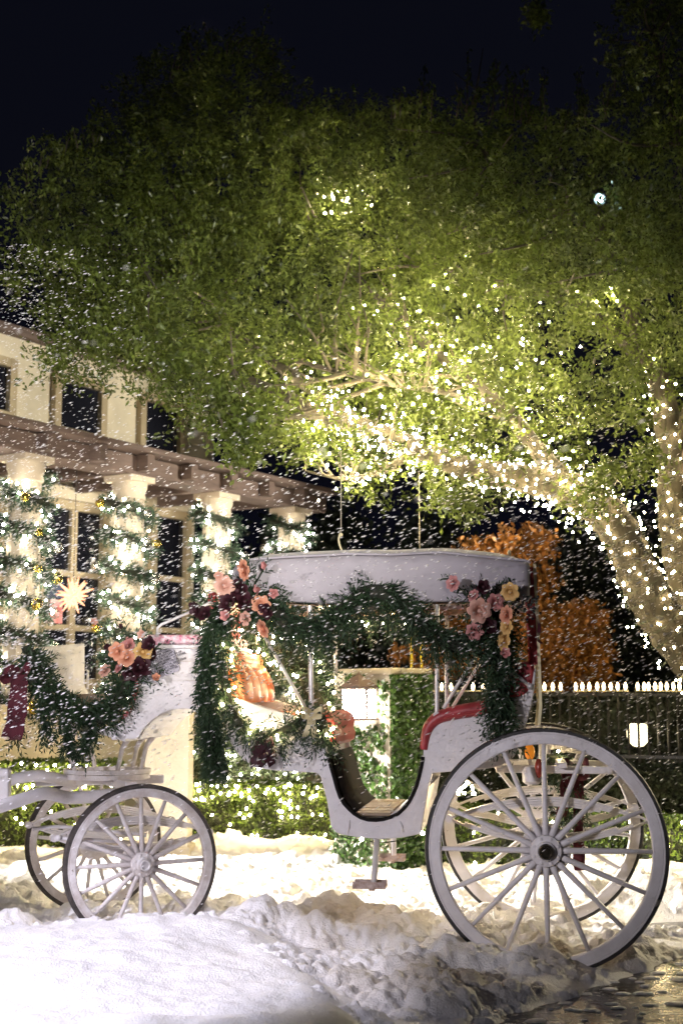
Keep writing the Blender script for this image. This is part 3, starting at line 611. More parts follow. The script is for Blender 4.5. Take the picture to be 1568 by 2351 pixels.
for y in (-HB, HB):
    mb = MB(); mb.beam((Bm[1].x + .06, y, zr), (Bm[-2].x - .05, y, zr), .03, .035); mb.build('canopy_rail', M['wood'], carriage, bevel=.004)
for k in range(6):
    x = Bm[1].x + .12 + (Bm[-2].x - Bm[1].x - .2) * k / 5
    mb = MB(); mb.tube(spline([(x, -HB, zr + .02), (x, -.25, T[8].z + .02), (x, 0, T[8].z + .045), (x, .25, T[8].z + .02), (x, HB, zr + .02)], 4), .011, 6); mb.build('canopy_hoop', M['wood'], carriage, True)
def post(u, v0, v1, y, u1=None, r=.0135):
    a, b = car(u, v0, y), car(u1 if u1 else u, v1, y)
    mb = MB(); mb.tube([a, b], r, 10); mb.lathe([(.019, -.02), (.021, .0), (.019, .02)], b, (0, 1, 0), 12); mb.build('canopy_post', M['steel'], carriage, True, angle=50)
post(711, 1380, 1634, -HB, 715); post(1003, 1382, 1643, -HB, 1003, .012)
pa, pb = car(711, 1380, -HB), car(715, 1634, -HB); 
for (a, b) in ((car(711, 1380, -HB), car(715, 1634, -HB)), (car(1003, 1382, -HB), car(1003, 1643, -HB))):
    mb = MB(); mb.tube([(a.x, HB, a.z), (b.x, HB, b.z)], .013, 10); mb.build('canopy_post', M['steel'], carriage, True)
for pts in ([(606, 1457), (705, 1632)], [(1018, 1627), (1097, 1498)], [(1163, 1531), (1217, 1577)]):
    a, b = car(*pts[0], -HB), car(*pts[1], -HB)
    for y in (-HB - .015, HB + .015):
        mb = MB(); mb.tube([(a.x, y, a.z), (b.x, y, b.z)], .010, 8); mb.ball((b.x, y, b.z), .018, 10); mb.build('canopy_brace', M['steel'], carriage, True)
# back straps of the canopy
a, b = car(1216, 1300, -HR + .04), car(1230, 1500, -HB)
for y in (-HB + .02, HB - .02):
    mb = MB(); mb.ribbon([(a.x - .005, y, a.z), ((a.x + b.x) / 2 - .006, y, (a.z + b.z) / 2), (b.x - .01, y, b.z), (b.x - .012, y, b.z - .06)], (.022, 0, 0), .012); mb.build('rear_strap', M['red'], carriage)
    mb = MB(); mb.ribbon([(a.x + .026, y, a.z + .02), ((a.x + b.x) / 2 + .022, y, (a.z + b.z) / 2), (b.x + .016, y, b.z), (b.x + .02, y, b.z - .28), (b.x + .006, y, b.z - .40)], (.008, 0, 0), .014); mb.build('strap_edging', M['cream'], carriage)
# steps
for s in (-1, 1):
    y = s * (HB + .02); a, b = car(864, 1925, -HB), car(862, 2033, -HB)
    mb = MB(); mb.tube([(a.x, s * (HB - .04), a.z), (b.x, y + s * .04, b.z + .05), (b.x, y + s * .06, b.z + .005)], [.017, .016, .013], 10); mb.build('step_post', M['white'], carriage, True)
    mb = MB(); mb.box((b.x - .02, y + s * .06, b.z), (.17, .11, .006))
    for e in (-1, 1): mb.box((b.x - .02, y + s * .06 + e * .055, b.z + .016), (.17, .004, .032)); 
    for e in (-1, 0, 1): mb.box((b.x - .02 + e * .055, y + s * .06, b.z + .006), (.016, .10, .008))
    mb.lathe([(.016, -.014), (.016, 0)], (b.x - .01, y + s * .06, b.z - .004), (0, 0, 1), 10); mb.build('step_plate', M['rust'], carriage)
# pressed ridges under the well
for u0, u1 in ((912, 905), (1064, 1068)):
    pass
for ua, va, ub, vb in ((803, 1884, 798, 1916), (919, 1886, 926, 1912)):
    a, b = car(ua, va, -HB), car(ub, vb, -HB); mb = MB(); mb.tube([(a.x, -HB, a.z), ((a.x + b.x) / 2, -HB - .003, (a.z + b.z) / 2), (b.x, -HB, b.z)], [.002, .008, .003], 8); mb.build('well_rib', M['white'], carriage, True)
# rear rack, bars, lamps
bars = [((1040, 1772), (1330, 1758)), ((1150, 1732), (1250, 1736))]
mb = MB(); z = car(1160, 1765, -.30).z
for y in (-.32, .32): mb.beam((.0 - .25, y, z), (.46, y, z - .005), .045, .04)
mb.build('rear_frame', M['white'], carriage, bevel=.005)
for x in (.10, .40):
    mb = MB(); mb.beam((x, -.44, z + .024), (x, .44, z + .024), .05, .03, (0, 0, 1)); mb.build('rear_crossbar', M['white'], carriage, bevel=.005)
a = car(1220, 1740, -.42); mb = MB(); mb.lathe([(.035, -.015), (.05, .0), (.05, .05), (.035, .075)], (a.x, -.42, z - .06), (0, 0, 1), 16); mb.build('spring_cup', M['white'], carriage, True, angle=40)
a = car(1216, 1727, -.30); mb = MB(); mb.ball((a.x, -.30, a.z), .04, 12, (.7, .5, 1.15)); mb.build('tail_lamp', M['amber'], carriage, True)
mb = MB(); mb.lathe([(.012, -.06), (.012, .0)], (a.x, -.30, a.z - .02), (0, 0, 1), 8); mb.build('lamp_stalk', M['steel'], carriage, True)
a = car(1237, 1765, -.46); mb = MB(); mb.ball((a.x, -.46, a.z), .05, 12, (.45, .5, 1.05)); mb.build('side_lamp', M['redlens'], carriage, True)
for (u, v, u2, v2) in ((1290, 1722, 1352, 1728), (1268, 1714, 1300, 1716)):
    a, b = car(u, v, .1), car(u2, v2, .1); mb = MB(); mb.tube([a, b], .014, 8); mb.ball(a, .022, 10); mb.build('push_bar', M['white'], carriage, True)
mb = MB(); a = car(1250, 1655, .2); mb.tube([(a.x - .02, .2, z), (a.x - .02, .2, z + .22)], .018, 8); mb.build('rear_post', M['white'], carriage, True)
# placard with the farm animal notice
pc = [car(u, v, -DB - .012) for u, v in [(383, 1491), (388, 1480), (392, 1478), (395, 1480), (413, 1535), (410, 1541), (330, 1571), (318, 1560), (300, 1500)]]
pl = MB(); pl.prism([(p.x, p.z) for p in pc], -DB - .012, -DB - .004); plo = pl.build('placard', M['paper'], carriage, bevel=.002)
a, b = car(330, 1571, -DB - .012), car(412, 1540, -DB - .012); ang = math.atan2(b.z - a.z, b.x - a.x)
lines = ['WARNING', 'UNDER TEXAS LAW (CHAPTER 87,', 'CIVIL PRACTICE AND REMEDIES', 'CODE), A FARM ANIMAL', 'PROFESSIONAL IS NOT LIABLE', 'FOR AN INJURY TO OR THE DEATH OF', 'A PARTICIPANT IN FARM ANIMAL ACTIVITIES,', 'INCLUDING AN EMPLOYEE OR', 'INDEPENDENT CONTRACTOR, RESULTING', 'FROM THE INHERENT RISKS OF', 'FARM ANIMAL ACTIVITIES']
cv = bpy.data.curves.new('lettering', 'FONT'); cv.body = '\n'.join(lines); cv.align_x = 'CENTER'; cv.align_y = 'TOP_BASELINE'; cv.size = .0155; cv.space_line = .92; cv.offset = .0006
tmp = bpy.data.objects.new('tmp_text', cv); COL.objects.link(tmp); bpy.context.view_layer.update()
tme = bpy.data.meshes.new_from_object(tmp.evaluated_get(bpy.context.evaluated_depsgraph_get())); bpy.data.objects.remove(tmp)
tme.materials.clear(); lt = link('lettering', tme, plo, M['ink'])
ctr = car(356, 1490, -DB - .012); lt.location = (ctr.x, -DB - .0135, ctr.z); lt.rotation_euler = (math.pi / 2, -ang, 0)
# ------------------------------------------------------------------ garlands and flowers on the carriage
def wp(uvs, y): return spline([glob(car(u, v, y if len(e) == 0 else e[0])) for u, v, *e in uvs], 8)
R3 = np.random.default_rng(33)
CG = 'cedar garlands on the carriage'
roofg = garland('cedar_garland', wp([(565, 1360), (620, 1402), (690, 1442), (755, 1436), (800, 1392), (850, 1362), (910, 1374), (960, 1420), (1010, 1466), (1060, 1482), (1110, 1452), (1148, 1402)], -.63), .10, 520, 'dark cedar garland swagged along the side of the carriage canopy', group=CG, r=R3)
frontg = garland('cedar_garland', wp([(508, 1388), (486, 1450), (474, 1530), (478, 1610), (486, 1690), (496, 1765)], -.56), .07, 620, 'long cedar garland hanging down between driver box and passenger seat', group=CG, droop=1.2, sl=.105, r=R3)
reargl = garland('cedar_garland', wp([(1150, 1405), (1146, 1480), (1143, 1560), (1148, 1630), (1160, 1680)], -.58), .085, 560, 'cedar garland tail hanging over the rear armrest', group=CG, droop=.9, r=R3)
dashg = garland('cedar_garland', wp([(62, 1484), (80, 1530), (108, 1582), (142, 1618), (185, 1642), (232, 1648), (264, 1624), (282, 1580), (298, 1530)], -.42), .075, 560, 'cedar garland draped along the curved dash of the carriage', group=CG, droop=.25, sl=.105, r=R3)
for pts in ([(95, 1570), (100, 1640), (112, 1690)], [(150, 1630), (150, 1670), (156, 1705)], [(215, 1650), (205, 1690), (195, 1715)], [(62, 1490), (48, 1560), (40, 1640), (36, 1690)]):
    pth = wp(pts, -.44); q = [Vector(p) - Vector(dashg.location) for p in pth]; n = 60
    p, t, s = path_samples(q, n, R3); rd = rand_dirs(n, R3); d = unit(rd * .5 + t * .9)
    c, dd, nn, L, W = sprig_arrays(p, d, 11, .12 * R3.uniform(.7, 1.2, n), .045, .009, R3)
    o = link('trailing_sprigs', leaf_mesh('trail', c, dd, nn, L, W), dashg, M['cedar']); o['kind'] = 'stuff'
seatg = garland('lit_garland', wp([(530, 1412), (512, 1480), (514, 1560), (534, 1632), (568, 1682), (620, 1690), (672, 1668), (722, 1640), (744, 1668), (748, 1712)], -.53), .055, 330, 'string-lit cedar garland looped round the front passenger seat', group=CG, bulbs=34, bulb_r=.009, r=R3)
farg = garland('lit_garland', wp([(560, 1430), (620, 1455), (672, 1510), (706, 1570), (745, 1630), (775, 1640)], .42), .14, 330, 'string-lit cedar garland on the far side behind the orange backrest', group=CG, bulbs=60, bulb_r=.010, r=R3)
for pts, y in (([(600, 1470), (650, 1490), (690, 1540), (700, 1600)], .46), ([(640, 1560), (690, 1500), (740, 1520), (760, 1600)], .50)):
    pth = wp(pts, y); q = [Vector(p) - Vector(farg.location) for p in pth]; n = 120
    p, t, s = path_samples(q, n, R3); rd = rand_dirs(n, R3); d = unit(rd * .8 + t * .5)
    c, dd, nn, L, W = sprig_arrays(p, d, 11, .13 * R3.uniform(.7, 1.2, n), .045, .010, R3); o = link('trailing_sprigs', leaf_mesh('trail', c, dd, nn, L, W), farg, M['cedar']); o['kind'] = 'stuff'
fargr = garland('lit_garland', wp([(580, 1405), (700, 1415), (790, 1405), (880, 1418), (985, 1405)], .54), .06, 260, 'thin string-lit garland along the far edge of the canopy', group=CG, bulbs=22, bulb_r=.009, r=R3)
rackg = garland('lit_garland', wp([(1252, 1742), (1290, 1752), (1318, 1790), (1322, 1840), (1290, 1876), (1262, 1872)], .05), .06, 300, 'small lit garland wreath hung on the rear rack inside the wheel', group=CG, bulbs=12, bulb_r=.008, r=R3)
underg = empty('light_string', glob(car(1080, 1790, -.2))); P0 = Vector(underg.location)
pth = [glob(car(u, v, -.25)) - P0 for u, v in [(1040, 1800), (1060, 1790), (1085, 1812), (1050, 1830), (1075, 1800), (1100, 1822), (1048, 1818), (1090, 1798)]]
MB().tube(spline(pth, 5), .003, 5).build('wire', M['wire'], underg, True); p, t, s = path_samples(spline(pth, 5), 16, R3)
o = link('bulbs', bulbs_mesh('bulbs', p, .009), underg, M['bulb']); o['kind'] = 'stuff'; tag(underg, 'bundled warm string lights behind the spokes of the big wheel', 'string lights')
und = empty('light_string', glob(car(870, 1932, -.3))); P0 = Vector(und.location)
pth = [glob(car(u, v, -.3)) - P0 for u, v in [(770, 1915), (800, 1926), (830, 1928), (870, 1936), (910, 1932), (945, 1928), (970, 1914)]]
MB().tube(spline(pth, 5), .003, 5).build('wire', M['wire'], und, True)
o = link('bulbs', bulbs_mesh('bulbs', [pth[-1], pth[2]], .012), und, M['bulb']); o['kind'] = 'stuff'; tag(und, 'sparse light string sagging under the carriage floor', 'string lights')

def rose_mesh(name, mname, seed, layers=5, openness=1.0):
    r = random.Random(seed); mb = MB()
    for k in range(layers):
        f = (k + 1) / layers; n = 3 + k; rad = .18 + .62 * f; tilt = (.25 + .85 * f ** 1.3 * openness)
        for j in range(n):
            a = 2 * math.pi * (j + .5 * (k % 2) + r.uniform(-.15, .15)) / n; wd = rad * (1.25 if k else 1.6); hgt = .75 + .25 * f
            e1 = Vector((math.cos(a), 0, math.sin(a))); e2 = Vector((-math.sin(a), 0, math.cos(a))); fwd = Vector((0, -1, 0)); vs = []
            for i in range(4):
                t = i / 3
                for q in range(5):
                    s = (q - 2) / 2; b = math.sin(tilt * t); out = rad * .35 + hgt * b * .75; up = hgt * math.cos(tilt * t * .9) * t * .9 - .1 * f
                    curl = .16 * f * (t > .9) + r.uniform(-.03, .03); w_ = wd * .5 * math.sin(math.pi * (.18 + .62 * t)) * s
                    vs.append(e1 * (out + curl - .22 * abs(s) ** 2 * rad) + e2 * w_ + fwd * (up - .06 * abs(s) * t - curl * .5))
            mb.add(vs, [(i * 5 + q, i * 5 + q + 1, i * 5 + q + 6, i * 5 + q + 5) for i in range(3) for q in range(4)])
    mb.ball((0, -.35, 0), .22, 8)
    me = mb.mesh(name); me.materials.append(M[mname]); me.polygons.foreach_set('use_smooth', [True] * len(me.polygons)); return me
ROSE = {}
def rose(parent, pos, rad, mname, kind='rose', seed=0):
    key = (mname, kind, seed % 2)
    if key not in ROSE: ROSE[key] = rose_mesh(kind, mname, seed % 2 + len(ROSE), 5 if kind == 'rose' else 3, 1.0 if kind == 'rose' else .45)
    o = link(kind, ROSE[key], parent); o.location = pos; o.scale = (rad,) * 3; r = random.Random(seed * 7 + 1)
    o.rotation_euler = (r.uniform(-.5, .35), r.uniform(0, 6.28), r.uniform(-.6, .45)); return o
def bouquet(label, base, blooms, y, sprigs, seed):
    root = tag(empty('floral_arrangement', glob(car(*base, y)), -YAW), label, 'flowers', 'flower clusters on the carriage'); o0 = car(*base, y); r = random.Random(seed)
    for k, (u, v, px, m_) in enumerate(blooms):
        yy = y - .06 + r.uniform(-.05, .03); p = car(u, v, yy) - o0; s = px / 430.0
        kind = 'rose' if px > 15 else 'rosebud'
        if m_ == 'wine': kind = 'dark_bloom'
        rose(root, p, s * (.92 if kind == 'rose' else 1.0), m_, kind, seed + k)
        st = MB(); st.tube([p + Vector((0, .01, 0)), p * .5 + Vector((0, .05, 0)), Vector((0, .06, 0))], .004, 5); st.build('stalk', M['wire'], root, True)
    n = sprigs; c0 = np.array([[*(car(u, v, y) - o0)] for u, v, px, m_ in blooms]); idx = R3.integers(0, len(c0), n)
    p = c0[idx] * R3.uniform(.5, 1.0, (n, 1)) + R3.normal(size=(n, 3)) * .02 + np.array([[0, .03, 0]]); d = unit(p * np.array([[1, .4, 1]]) + R3.normal(size=(n, 3)) * .10 + np.array([[0, -.03, 0]]))
    c, dd, nn, L, W = sprig_arrays(p, d, 11, .12 * R3.uniform(.6, 1.2, n), .04, .009, R3); o = link('greenery', leaf_mesh('greenery', c, dd, nn, L, W), root, M['cedar']); o['kind'] = 'stuff'
    return root
bouquet('peach, blush and wine coloured roses at the front corner of the canopy', (560, 1370), [(565, 1308, 26, 'peach'), (515, 1346, 25, 'blush'), (598, 1390, 24, 'peach'), (595, 1354, 15, 'pink'), (628, 1363, 14, 'pink'), (608, 1442, 23, 'peach'), (519, 1413, 15, 'pink'), (610, 1298, 12, 'pink'), (502, 1322, 14, 'blush'), (456, 1397, 24, 'wine'), (548, 1356, 32, 'wine'), (525, 1386, 25, 'wine'), (566, 1420, 18, 'blush'), (472, 1412, 22, 'wine'), (560, 1382, 26, 'wine'), (615, 1400, 24, 'wine')], -.66, 90, 3)
rb = bouquet('dusky pink and yellow roses with dark berries at the rear canopy corner', (1130, 1410), [(1098, 1402, 29, 'blush'), (1136, 1383, 21, 'pink'), (1089, 1369, 16, 'pink'), (1172, 1358, 22, 'yellowrose'), (1166, 1412, 22, 'peach'), (1163, 1470, 27, 'yellowrose'), (1090, 1450, 21, 'pink'), (1042, 1340, 19, 'pink'), (1160, 1500, 14, 'pink'), (1165, 1440, 18, 'yellowrose'), (1120, 1440, 22, 'wine'), (1110, 1348, 20, 'wine')], -.66, 110, 21)
bm2 = MB(); rr_ = random.Random(8); o0 = car(1130, 1410, -.66)
for k in range(60):
    p = car(1203 + rr_.gauss(0, 17), 1388 + rr_.gauss(0, 14), -.68 + rr_.uniform(-.05, .05)) - o0; bm2.ball(p, rr_.uniform(.006, .010), 6)
bo = bm2.build('berries', M['berry'], rb, True); bo['kind'] = 'stuff'
bouquet('pink and peach roses with wine foliage on the driver box', (310, 1510), [(328, 1497, 24, 'yellowrose'), (297, 1484, 22, 'pink'), (271, 1496, 23, 'peach'), (292, 1512, 24, 'peach'), (243, 1542, 18, 'blush'), (276, 1534, 16, 'pink'), (328, 1457, 14, 'blush'), (215, 1428, 11, 'blush'), (352, 1505, 28, 'wine'), (322, 1534, 30, 'wine'), (345, 1480, 22, 'wine'), (280, 1438, 8, 'wine'), (246, 1486, 10, 'wine'), (359, 1557, 12, 'peach'), (300, 1545, 22, 'wine')], -.44, 90, 40)
# wine leaf spray pinned under the lit garland
wl = tag(empty('leaf_spray', glob(car(605, 1700, -.56)), -YAW), 'drooping spray of wine dark leaves below the lit seat garland', 'leaves'); rr_ = random.Random(2)
lf = MB(); lf.add([(0, 0, 0), (.022, -.006, -.03), (.012, -.002, -.05), (.026, .004, -.07), (0, .002, -.11), (-.026, .004, -.07), (-.012, -.002, -.05), (-.022, -.006, -.03), (0, -.008, -.055)], [(0, 8, 1), (1, 8, 2), (2, 8, 3), (3, 8, 4), (4, 8, 5), (5, 8, 6), (6, 8, 7), (7, 8, 0)][:8])
lme = lf.mesh('leaf'); lme.materials.append(M['wine'])
for k in range(16):
    o = link('leaf', lme, wl); o.location = (rr_.uniform(-.05, .06), rr_.uniform(-.03, .01), rr_.uniform(-.05, .03)); o.rotation_euler = (rr_.uniform(-.6, .4), rr_.uniform(-1.0, .7), rr_.uniform(-1, 1)); o.scale = (1.1,) * 3
# velvet bows
def ribbon_part(parent, pts, half, mname='velvet', nm='ribbon'):
    o0 = Vector(parent.location); q = [Vector(p) - o0 for p in spline(pts, 6)]; n = len(q)
    mb = MB(); mb.ribbon(q, [Vector(half) * (1 + .12 * math.sin(i * .9)) + Vector((0, .01 * math.sin(i * .7), 0)) for i in range(n)], .003); return mb.build(nm, M[mname], parent, True, angle=60)
bowp = glob(car(42, 1550, -.50)); bow = tag(empty('velvet_bow', bowp), 'burgundy velvet bow with long tails tied at the end of the dash garland', 'bow')
g_ = lambda u, v, y=-.52: glob(car(u, v, y))
ribbon_part(bow, [g_(40, 1548), g_(20, 1536, -.56), g_(4, 1548, -.55), g_(18, 1560, -.52), g_(40, 1552)], (.006, .02, .028), nm='loop')
ribbon_part(bow, [g_(42, 1548), g_(58, 1530, -.55), g_(66, 1545, -.55), g_(44, 1556)], (.006, .02, .026), nm='loop')
ribbon_part(bow, [g_(44, 1550, -.55), g_(48, 1600, -.56), g_(44, 1650, -.55), g_(34, 1700, -.56)], (.035, .01, 0), nm='tail')
ribbon_part(bow, [g_(40, 1552, -.54), g_(30, 1600, -.55), g_(26, 1650, -.56), g_(12, 1692, -.54)], (.022, .01, 0), nm='tail')
MB().ball((0, 0, 0), .028, 10, (1, .8, 1)).build('knot', M['velvet'], bow, True)
rbow = tag(empty('velvet_bow', glob(car(1325, 1778, .0))), 'burgundy velvet bow with long tail hanging from the rear rack', 'bow')
ribbon_part(rbow, [g_(1325, 1776, 0), g_(1330, 1830, -.01), g_(1328, 1900, 0), g_(1330, 2000, -.01)], (.030, .006, 0), nm='tail')
ribbon_part(rbow, [g_(1322, 1776, 0), g_(1300, 1790, -.02), g_(1296, 1840, -.02), g_(1286, 1880, 0)], (.028, .01, 0), nm='tail')
ribbon_part(rbow, [g_(1325, 1775, 0), g_(1300, 1752, -.05), g_(1290, 1775, -.05), g_(1325, 1780, 0)], (.004, .02, .026), nm='loop')
ribbon_part(rbow, [g_(1325, 1775, 0), g_(1345, 1750, -.05), g_(1352, 1778, -.05), g_(1325, 1780, 0)], (.004, .02, .026), nm='loop')
gb = tag(empty('satin_bow', glob(car(716, 1642, -.60))), 'pale gold satin bow at the foot of the front canopy post', 'bow')
ribbon_part(gb, [g_(716, 1642, -.6), g_(708, 1668, -.61), g_(700, 1692, -.6)], (.014, .004, 0), 'cream', 'tail')
ribbon_part(gb, [g_(716, 1642, -.6), g_(720, 1668, -.61), g_(724, 1694, -.6)], (.014, .004, 0), 'cream', 'tail')
ribbon_part(gb, [g_(716, 1641, -.6), g_(698, 1628, -.63), g_(696, 1645, -.62), g_(716, 1644, -.6)], (.003, .01, .014), 'cream', 'loop')
ribbon_part(gb, [g_(716, 1641, -.6), g_(736, 1628, -.63), g_(738, 1645, -.62), g_(716, 1644, -.6)], (.003, .01, .014), 'cream', 'loop')
vt = tag(empty('velvet_ribbon', glob(car(1232, 1440, -.56))), 'burgundy ribbon fluttering behind the rear canopy strap', 'ribbon')
ribbon_part(vt, [g_(1228, 1400, -.56), g_(1238, 1440, -.55), g_(1234, 1465, -.57), g_(1244, 1478, -.55)], (.010, .012, 0))

# ------------------------------------------------------------------ the oak with its lights
oak = tag(empty('oak_tree', at(1800, 1830, 11.2) * 1), 'large spreading live oak with lit limbs arching over the carriage', 'tree'); oak.location.z = 0; O0 = Vector(oak.location)
limbs = [
    [(1800, 2010, 11.2, 210), (1740, 1780, 11.2, 170), (1665, 1590, 11.2, 140), (1560, 1460, 11.2, 124), (1490, 1370, 11.1, 104), (1450, 1280, 11.0, 96), (1400, 1190, 10.9, 92), (1310, 1125, 10.8, 84), (1200, 1098, 10.6, 66), (1080, 1078, 10.4, 54), (960, 1030, 10.2, 48), (850, 985, 10.1, 42), (750, 955, 10.0, 36), (640, 900, 9.9, 24), (520, 850, 9.8, 14)],
    [(1790, 1850, 11.3, 130), (1640, 1560, 11.5, 100), (1580, 1360, 11.5, 84), (1548, 1200, 11.5, 72), (1540, 1050, 11.5, 66), (1515, 880, 11.5, 56), (1450, 720, 11.6, 44), (1405, 600, 11.7, 34), (1370, 470, 11.8, 24), (1350, 330, 11.9, 10)],
    [(1310, 1125, 10.8, 60), (1240, 1040, 10.7, 42), (1150, 930, 10.6, 34), (1050, 850, 10.8, 26), (900, 720, 11.0, 20), (760, 560, 11.2, 14), (700, 430, 11.3, 8)],
    [(850, 985, 10.1, 30), (720, 900, 10.4, 24), (560, 780, 10.7, 18), (400, 640, 11.0, 13), (240, 560, 11.2, 7)],
    [(1515, 880, 11.5, 40), (1360, 720, 11.4, 26), (1150, 650, 11.3, 18), (950, 600, 11.2, 10)],
    [(1405, 600, 11.7, 26), (1300, 480, 11.6, 18), (1150, 400, 11.5, 12), (1080, 260, 11.4, 6)],
    [(1540, 1050, 11.5, 40), (1620, 800, 11.3, 30), (1600, 500, 11.2, 22), (1540, 250, 11.0, 14), (1500, 60, 11.0, 8)],
    [(960, 1030, 10.2, 26), (880, 1080, 9.9, 16), (800, 1100, 9.7, 10), (740, 1090, 9.6, 6)],
    [(1150, 930, 10.6, 20), (1020, 900, 10.3, 14), (880, 880, 10.0, 9), (760, 850, 9.8, 6)],
    [(750, 955, 10.0, 18), (640, 960, 9.5, 12), (560, 990, 9.2, 8), (520, 1040, 9.1, 5)],
]
LP = []
for k, lb in enumerate(limbs):
    pts = [at(u, v, Y_) - O0 for u, v, Y_, wpx in lb]; rad = [wpx * Y_ / FPX * .5 for u, v, Y_, wpx in lb]
    sp = spline(pts, 6); rs_ = []
    for i in range(len(sp)):
        t = i / 6; a = min(int(t), len(rad) - 1); b = min(a + 1, len(rad) - 1); rs_.append((rad[a] * (1 - (t - a)) + rad[b] * (t - a)) * (1 + .06 * math.sin(i * 2.1 + k)))
    MB().tube(sp, rs_, 12).build('trunk' if k < 2 else 'limb', M['bark'], oak, True); LP.append((sp, rs_))
CROWN = [(10, 560), (22, 478), (60, 400), (130, 330), (270, 290), (285, 200), (400, 150), (430, 115), (555, 95), (630, 130), (650, 230), (720, 285), (830, 262), (930, 235), (1010, 250), (1080, 225), (1180, 250), (1300, 275), (1390, 240), (1430, 120), (1445, -20), (1640, -60), (1640, 1080), (1560, 1060), (1530, 950), (1450, 1075), (1370, 1150), (1310, 1180), (1260, 1110), (1180, 1135), (1120, 1130), (1080, 1160), (1050, 1178), (1008, 1188), (990, 1130), (950, 1070), (925, 1105), (860, 1130), (780, 1125), (720, 1105), (680, 1060), (630, 1020), (590, 1045), (545, 1078), (505, 1040), (480, 980), (420, 965), (390, 925), (310, 885), (210, 862), (120, 885), (70, 835), (125, 770), (60, 700), (28, 640)]
def inside(u, v, poly):
    px = np.array([p[0] for p in poly]); py = np.array([p[1] for p in poly]); r_ = np.zeros(len(u), bool); j = len(px) - 1
    for i in range(len(px)):
        c = ((py[i] > v) != (py[j] > v)); x = (px[j] - px[i]) * (v - py[i]) / (py[j] - py[i] + 1e-12) + px[i]; r_ ^= c & (u < x); j = i
    return r_
R4 = np.random.default_rng(44)
def crown_points(poly, n_lobe, Yr, rad, sprays, per, ur, vr, jag=20):
    """lobes through the crown's volume, each lobe a shell of leafy sprays"""
    C, D = [], []; lobes = 0
    while lobes < n_lobe:
        u, v = R4.uniform(*ur), R4.uniform(*vr)
        if not inside(np.array([u]), np.array([v]), poly)[0]: continue
        y0, y1 = Yr(u, v); c = np.array(at(u, v, R4.uniform(y0, y1))); lobes += 1; rr_ = R4.uniform(*rad); n = int(sprays * (rr_ / rad[1]) ** 2)
        sd = rand_dirs(n, R4); sc_ = c + sd * rr_ * R4.uniform(.6, 1.0, (n, 1)) * np.array([[1.45, 1.3, .50]]); sdir = unit(sd * .8 + np.array([[0, 0, .45]]) + R4.normal(size=(n, 3)) * .35)
        sl = R4.uniform(.12, .30, n); f = R4.uniform(0, 1, (n, per)); P_ = sc_[:, None] + sdir[:, None] * (f * sl[:, None])[..., None] + R4.normal(size=(n, per, 3)) * (.022 + .03 * (1 - f))[..., None]
        u_, v_ = project(sc_); ok = inside(u_ + R4.normal(size=n) * jag, v_ + R4.normal(size=n) * jag, poly)
        # the underside is open along the lit limb
        if len(LIMB): dm = np.min(np.hypot(u_[:, None] - LIMB[None, :, 0], (v_[:, None] - LIMB[None, :, 1])), 1); ok &= ~((dm < 42) & (sc_[:, 1] < 10.9) & (R4.random(n) < .7))
        if not ok.any(): continue
        P_ = P_[ok]; sdir = sdir[ok]; n = len(P_)
        C.append(P_.reshape(-1, 3)); D.append(unit((sdir[:, None] * .8 + R4.normal(size=(n, per, 3)) * .55).reshape(-1, 3)))
    return np.concatenate(C), np.concatenate(D)
LIMB = np.array([(u, v) for u, v in zip(*project(np.array([tuple(p + O0) for p in LP[0][0]]))) if u < 1420])
def yr(u, v):
    near = 9.3 if v > 700 else 9.6 + (700 - v) / 700 * .6
    return (near, 12.6 if u > 300 else 12.0)
P, PD = crown_points(CROWN, 235, yr, (.28, .62), 58, 36, (0, 1640), (-60, 1190))
# hanging sprays nearer the lens
extra = [(545, 1000, 9.0, 55, 60), (500, 900, 9.1, 80, 60), (420, 840, 9.2, 70, 60), (380, 780, 9.3, 60, 40), (600, 960, 9.1, 60, 60), (1060, 1150, 9.4, 60, 40), (1350, 1150, 10.2, 60, 50), (1230, 30, 10.6, 26, 30), (1395, 1090, 10.2, 50, 40), (1480, 1060, 10.3, 50, 50), (560, 1040, 8.95, 40, 36)]
E = []
for u, v, Y_, a, b in extra:
    n = 420; E.append(np.array([at(u + R4.normal() * a * .6, v + R4.normal() * b * .6, Y_ + R4.normal() * .15) for _ in range(n)]))
E = np.concatenate(E)
def leafset(P, L0, L1, r):
    n = len(P); D = unit(r.normal(size=(n, 3)) + np.array([[0, 0, .25]])); N = unit(r.normal(size=(n, 3)) + np.array([[0, -.5, .6]])); L = r.uniform(L0, L1, n)
    return P, D, N, L, L * r.uniform(.36, .5, n)
c, d, n_, L, W = leafset(P - np.array(O0), .032, .062, R4); d = PD; print('crown leaves', len(d))
o = link('crown', leaf_mesh('crown', c, d, n_, L, W), oak, M['oakleaf']); o['kind'] = 'stuff'
c, d, n_, L, W = leafset(E - np.array(O0), .045, .07, R4)
o = link('hanging_leaves', leaf_mesh('leaves', c, d, n_, L, W), oak, M['oakleaf']); o['kind'] = 'stuff'
